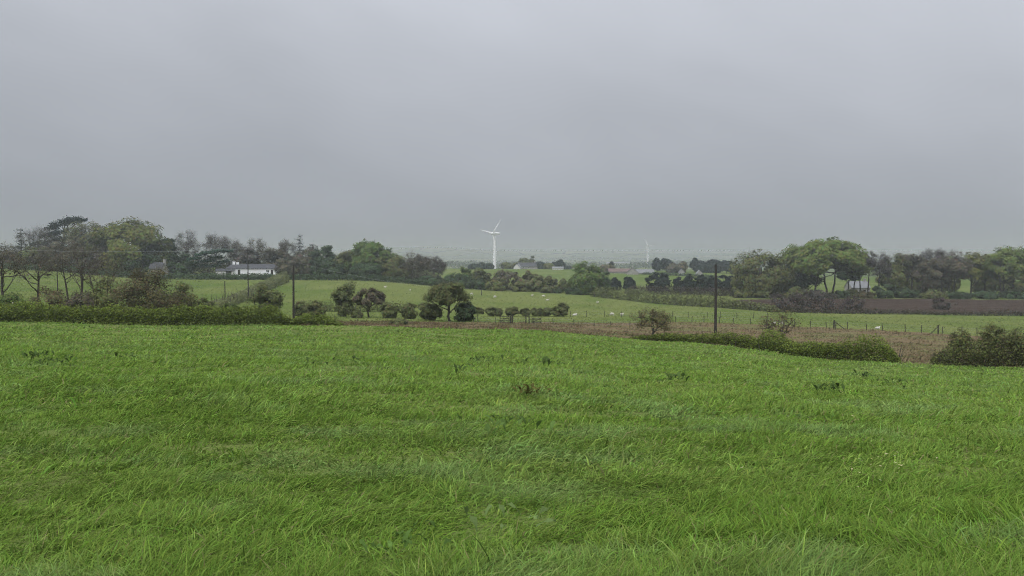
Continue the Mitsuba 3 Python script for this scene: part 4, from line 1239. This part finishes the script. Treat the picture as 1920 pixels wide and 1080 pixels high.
def blades(x, y, L, w, lean, bend, col, rng, segs, twist=0.9):
    """bent blades rooted at (x, y): L length, lean direction (radians), bend: how far over the tip is laid"""
    n = len(x)
    z = ground(x, y) - 0.02
    root = np.stack([x, y, z], -1)
    t = np.linspace(0, 1, segs + 1)
    # the angle from upright grows along the blade
    a0 = rng.uniform(0.05, 0.75, n)
    dirx, diry = np.cos(lean), np.sin(lean)
    pts = [root]
    for k in range(segs):
        a = a0 + bend * ((k + 0.5) / segs) ** 0.8
        step = (L / segs)[:, None] * np.stack([dirx * np.sin(a), diry * np.sin(a), np.cos(a)], -1)
        pts.append(pts[-1] + step)
    side = lean + np.pi / 2 + rng.normal(size=n) * twist
    s = np.stack([np.cos(side), np.sin(side), 0.25 * rng.normal(size=n)], -1)
    vs = []
    for k in range(segs):
        ww = (w * (1 - 0.65 * t[k] ** 1.6) / 2)[:, None]
        vs += [pts[k] - s * ww, pts[k] + s * ww]
    vs.append(pts[-1])
    per = len(vs)
    v = np.stack(vs, 1).reshape(-1, 3)
    f = []
    for k in range(segs - 1):
        f += [[2 * k, 2 * k + 1, 2 * k + 3], [2 * k, 2 * k + 3, 2 * k + 2]]
    f.append([2 * segs - 2, 2 * segs - 1, 2 * segs])
    f = (np.array(f)[None] + (np.arange(n) * per)[:, None, None]).reshape(-1, 3)
    return v, f, np.repeat(col, per, axis=0)


HOLLOWS = [(250, 985, 70), (205, 1046, 60), (480, 1052, 70), (770, 1006, 50), (1050, 1008, 80), (985, 1052, 70), (1470, 1046, 70), (1570, 1052, 60), (1470, 890, 80), (1620, 962, 70), (1850, 1004, 60), (560, 962, 40), (1160, 955, 40)]


def distance_of(u, v):
    ds = np.linspace(2.5, 40, 1500)
    return float(ds[np.argmin(np.abs(line_z(v, ds) - ground(bearing(u) * ds, ds) - 0.1))])


HOLLOWS = [(bearing(u) * distance_of(u, v), distance_of(u, v), w / FOCAL * distance_of(u, v)) for u, v, w in HOLLOWS]


def hollows(x, y):
    """where the wind has flattened the grass into a hollow, and the tall grass round it"""
    hole, rim = np.zeros(np.shape(x)), np.zeros(np.shape(x))
    wob = 1 + 0.9 * (fnoise(np.asarray(x) / 0.25, np.asarray(y) / 0.25, 0, 2, 88) - 0.5)
    for hx, hy, r in HOLLOWS:
        q = np.sqrt(((x - hx) / (1.3 * r)) ** 2 + ((y - hy) / (0.8 * r)) ** 2) * wob
        hole = np.maximum(hole, np.clip(1.6 - 1.6 * q, 0, 1))
        rim = np.maximum(rim, np.exp(-((q - 1.35) / 0.4) ** 2))
    return np.clip(hole, 0, 1), rim * (1 - np.clip(hole, 0, 1))


def sward(x, y):
    """0..1: how tall the grass stands; hollows where the wind has laid it, tussocks between"""
    warp = 0.9 * (fnoise(x / 2.0, y / 2.0, 0, 2, 40) - 0.5)
    a = fnoise((x + warp) / 0.55, (y + warp) / 0.45, 0, 3, 41)
    b = fnoise(x / 2.6, y / 1.9, 0, 2, 42)
    far = np.clip((y - 14) / 30, 0, 1)
    e = fnoise(x / 2.4, y / 2.0, 0, 3, 44)
    hole, rim = hollows(x, y)
    s = (1 - 0.6 * far) * (a - 0.5) + 0.6 * (b - 0.5) + far * 1.0 * (e - 0.5)
    return np.clip(0.50 + 1.7 * s + 0.55 * rim, 0.14, 1.3) * (1 - 0.8 * hole)


def grass_patch(d0, d1, n, w, L0, L1, segs, rng, spread=0.74, per=14):
    """n blades standing in tufts of about per, which lean and colour together"""
    m = n // per
    a = rng.uniform(-spread, spread, m)
    ty = np.sqrt(rng.uniform(d0 ** 2, d1 ** 2, m)) if d0 < 30 else rng.uniform(d0, d1, m)
    tx = a * ty
    ok = ty < np.interp(a * FOCAL + 960, EDGE_U, EDGE_D) + rng.uniform(-0.6, 0.3, m)
    tx, ty = tx[ok], ty[ok]
    m = len(tx)
    h = sward(tx, ty) * rng.uniform(0.65, 1.25, m)
    swirl = fnoise(tx / 0.7, ty / 0.6, 0, 2, 45) - 0.5
    wide = fnoise(tx / 9, ty / 5, 0, 2, 46) - 0.5
    lean = 0.5 + 4.2 * swirl + 2.4 * wide + rng.normal(size=m) * 0.9
    bend = 1.6 + 1.0 * (fnoise(tx / 2.2, ty / 1.1, 0, 2, 47) - 0.4) + 0.4 * rng.normal(size=m)
    tone = np.clip(0.5 + 0.6 * (fnoise(tx / 4.0, ty / 3.0, 0, 3, 48) - 0.5) + 0.2 * rng.normal(size=m), 0, 1)[:, None]
    blue = fnoise(tx / 1.3, ty / 0.9, 0, 3, 49)[:, None]
    g1, g2, g3 = np.array([0.114, 0.204, 0.027]), np.array([0.188, 0.264, 0.062]), np.array([0.185, 0.268, 0.090])
    col = g1 * (1 - tone) + g2 * tone
    k = np.clip((blue - 0.55) * 4, 0, 0.65)
    col = (col * (1 - k) + g3 * k) * (1 + 0.15 * rng.normal(size=(m, 1)))
    i = np.repeat(np.arange(m), per)
    r = (2.2 * w + 0.022) * (1 + 1.5 * h[i])
    n = len(i)
    x, y = tx[i] + rng.normal(size=n) * r * 1.3, ty[i] + rng.normal(size=n) * r
    L = (L0 + (L1 - L0) * h[i]) * rng.uniform(0.6, 1.3, n)
    c = col[i] * (1 + 0.18 * rng.normal(size=(n, 1))) * (1 + 0.06 * rng.normal(size=(n, 3)))
    dry = rng.uniform(size=n) < 0.02
    c[dry] = np.array([0.24, 0.23, 0.10]) * rng.uniform(0.7, 1.2, (dry.sum(), 1))
    return blades(x, y, L, np.full(n, w) * rng.uniform(0.6, 1.35, n), lean[i] + rng.normal(size=n) * 0.35, np.clip(bend[i] + 0.3 * rng.normal(size=n), 0.25, 2.4), np.clip(c, 0.005, 0.5), rng, segs)


def build_grass():
    rng = np.random.default_rng(77)
    out = []
    for d0, d1, n, w, L0, L1, segs in [
        (2.6, 5.0, 98000, 0.0064, 0.08, 0.25, 3), (5.0, 8.0, 98000, 0.0100, 0.08, 0.25, 3), (8.0, 13, 90000, 0.0165, 0.09, 0.27, 2), (13, 20, 74000, 0.027, 0.10, 0.31, 2),
        (20, 32, 70000, 0.035, 0.08, 0.34, 2), (32, 48, 62000, 0.052, 0.10, 0.40, 2), (48, 66, 52000, 0.078, 0.10, 0.44, 2), (64, 85, 42000, 0.11, 0.10, 0.46, 2)]:
        out.append(grass_patch(d0, d1, n, w, L0, L1, segs, rng))
    v, f, c = merge(out)
    scene["grass"] = mikit.ply((v, f), "blade_bsdf", color=c)
    labels["grass"] = {"label": "long lush green grass of the near field laid over by the wind", "category": "grass", "kind": "stuff"}


build_grass()


def build_rough():
    """brown dead tufts and rushes beyond the near field"""
    rng = np.random.default_rng(78)
    n = 32000
    u = rng.uniform(560, 2050, n)
    lo, hi = np.interp(u, EDGE_U, EDGE_D), np.interp(u, EDGE_U, ROUGH_D)
    y = lo + (hi - lo) * rng.uniform(0, 1, n)
    x = bearing(u) * y
    keep = fnoise(x / 4, y / 3, 0, 3, 60) > 0.36
    x, y = x[keep], y[keep]
    n = len(x)
    g = np.clip((fnoise(x / 6, y / 4, 0, 2, 61) - 0.45) * 4, 0, 1)[:, None]
    col = np.array([0.142, 0.110, 0.064]) * (1 - g) + np.array([0.122, 0.120, 0.052]) * g
    col = col * (1 + 0.14 * rng.normal(size=(n, 1))) * (1 + 0.06 * rng.normal(size=(n, 3)))
    h = fnoise(x / 1.8, y / 1.8, 0, 2, 62)
    b = blades(x, y, 0.15 + 0.55 * h ** 2 * rng.uniform(0.6, 1.4, n), np.full(n, 0.13), rng.normal(size=n) * 0.8, rng.uniform(0.3, 1.6, n), np.clip(col, 0.01, 0.5), rng, 2)
    scene["rough_grass"] = mikit.ply(b[:2], "blade_bsdf", color=b[2])
    labels["rough_grass"] = {"label": "dead brown rushes and tufts on the strip beyond the near field", "category": "grass", "kind": "stuff"}
    # short grazed tufts on the pastures
    n = 36000
    u = rng.uniform(-60, 2000, n)
    y = 96 + (300 - 96) * rng.uniform(0, 1, n) ** 1.3
    x = bearing(u) * y
    ok = (y > np.interp(u, EDGE_U, ROUGH_D) + 1) & ~((u > 1430) & (y > 198)) & ~((u > 1000) & (y > 270))
    x, y = x[ok], y[ok]
    n = len(x)
    g = fnoise(x / 9, y / 14, 0, 2, 63)[:, None]
    col = (np.array([0.082, 0.120, 0.028]) * (1 - g) + np.array([0.135, 0.155, 0.050]) * g) * (1 + 0.22 * rng.normal(size=(n, 1)))
    b = blades(x, y, rng.uniform(0.08, 0.22, n), y * 0.0017, rng.normal(size=n) * 1.5, rng.uniform(0.4, 1.6, n), np.clip(col, 0.01, 0.5), rng, 2)
    scene["pasture_grass"] = mikit.ply(b[:2], "blade_bsdf", color=b[2])
    labels["pasture_grass"] = {"label": "short grazed tufts on the sheep pastures and around the fences", "category": "grass", "kind": "stuff"}


build_rough()
_rng = np.random.default_rng(91)
_u, _y = np.concatenate([_rng.normal(1655, 60, 26), _rng.uniform(900, 1800, 22)]), np.concatenate([_rng.normal(7.6, 0.5, 26), _rng.uniform(7, 16, 22)])
_x = bearing(_u) * _y
_p = np.stack([_x, _y, ground(_x, _y) + _rng.uniform(0.16, 0.26, 48)], -1)
_v, _f = leaf_tris(_p, 0.022, _rng, up=2.0)
scene["meadow_flowers"] = mikit.ply((_v, _f), "leaf_bsdf", color=per_leaf((0.42, 0.40, 0.22), 48, _rng))
labels["meadow_flowers"] = {"label": "tiny pale flower heads sprinkled in the grass of the near field", "category": "flowers", "kind": "stuff"}


# ------------------------------------------------------------------ haze
_low, _high = float(_GZ.min()) - 1.0, 47.0
scene["haze"] = {"type": "cube", "to_world": T().translate([0, 11000, (_low + _high) / 2]).scale([16500, 27500, (_high - _low) / 2]),
                 "bsdf": {"type": "null"}, "interior": {"type": "ref", "id": "haze_air"}}
labels["haze"] = {"label": "thin grey mist hanging in the air over the whole landscape", "category": "haze", "kind": "stuff"}
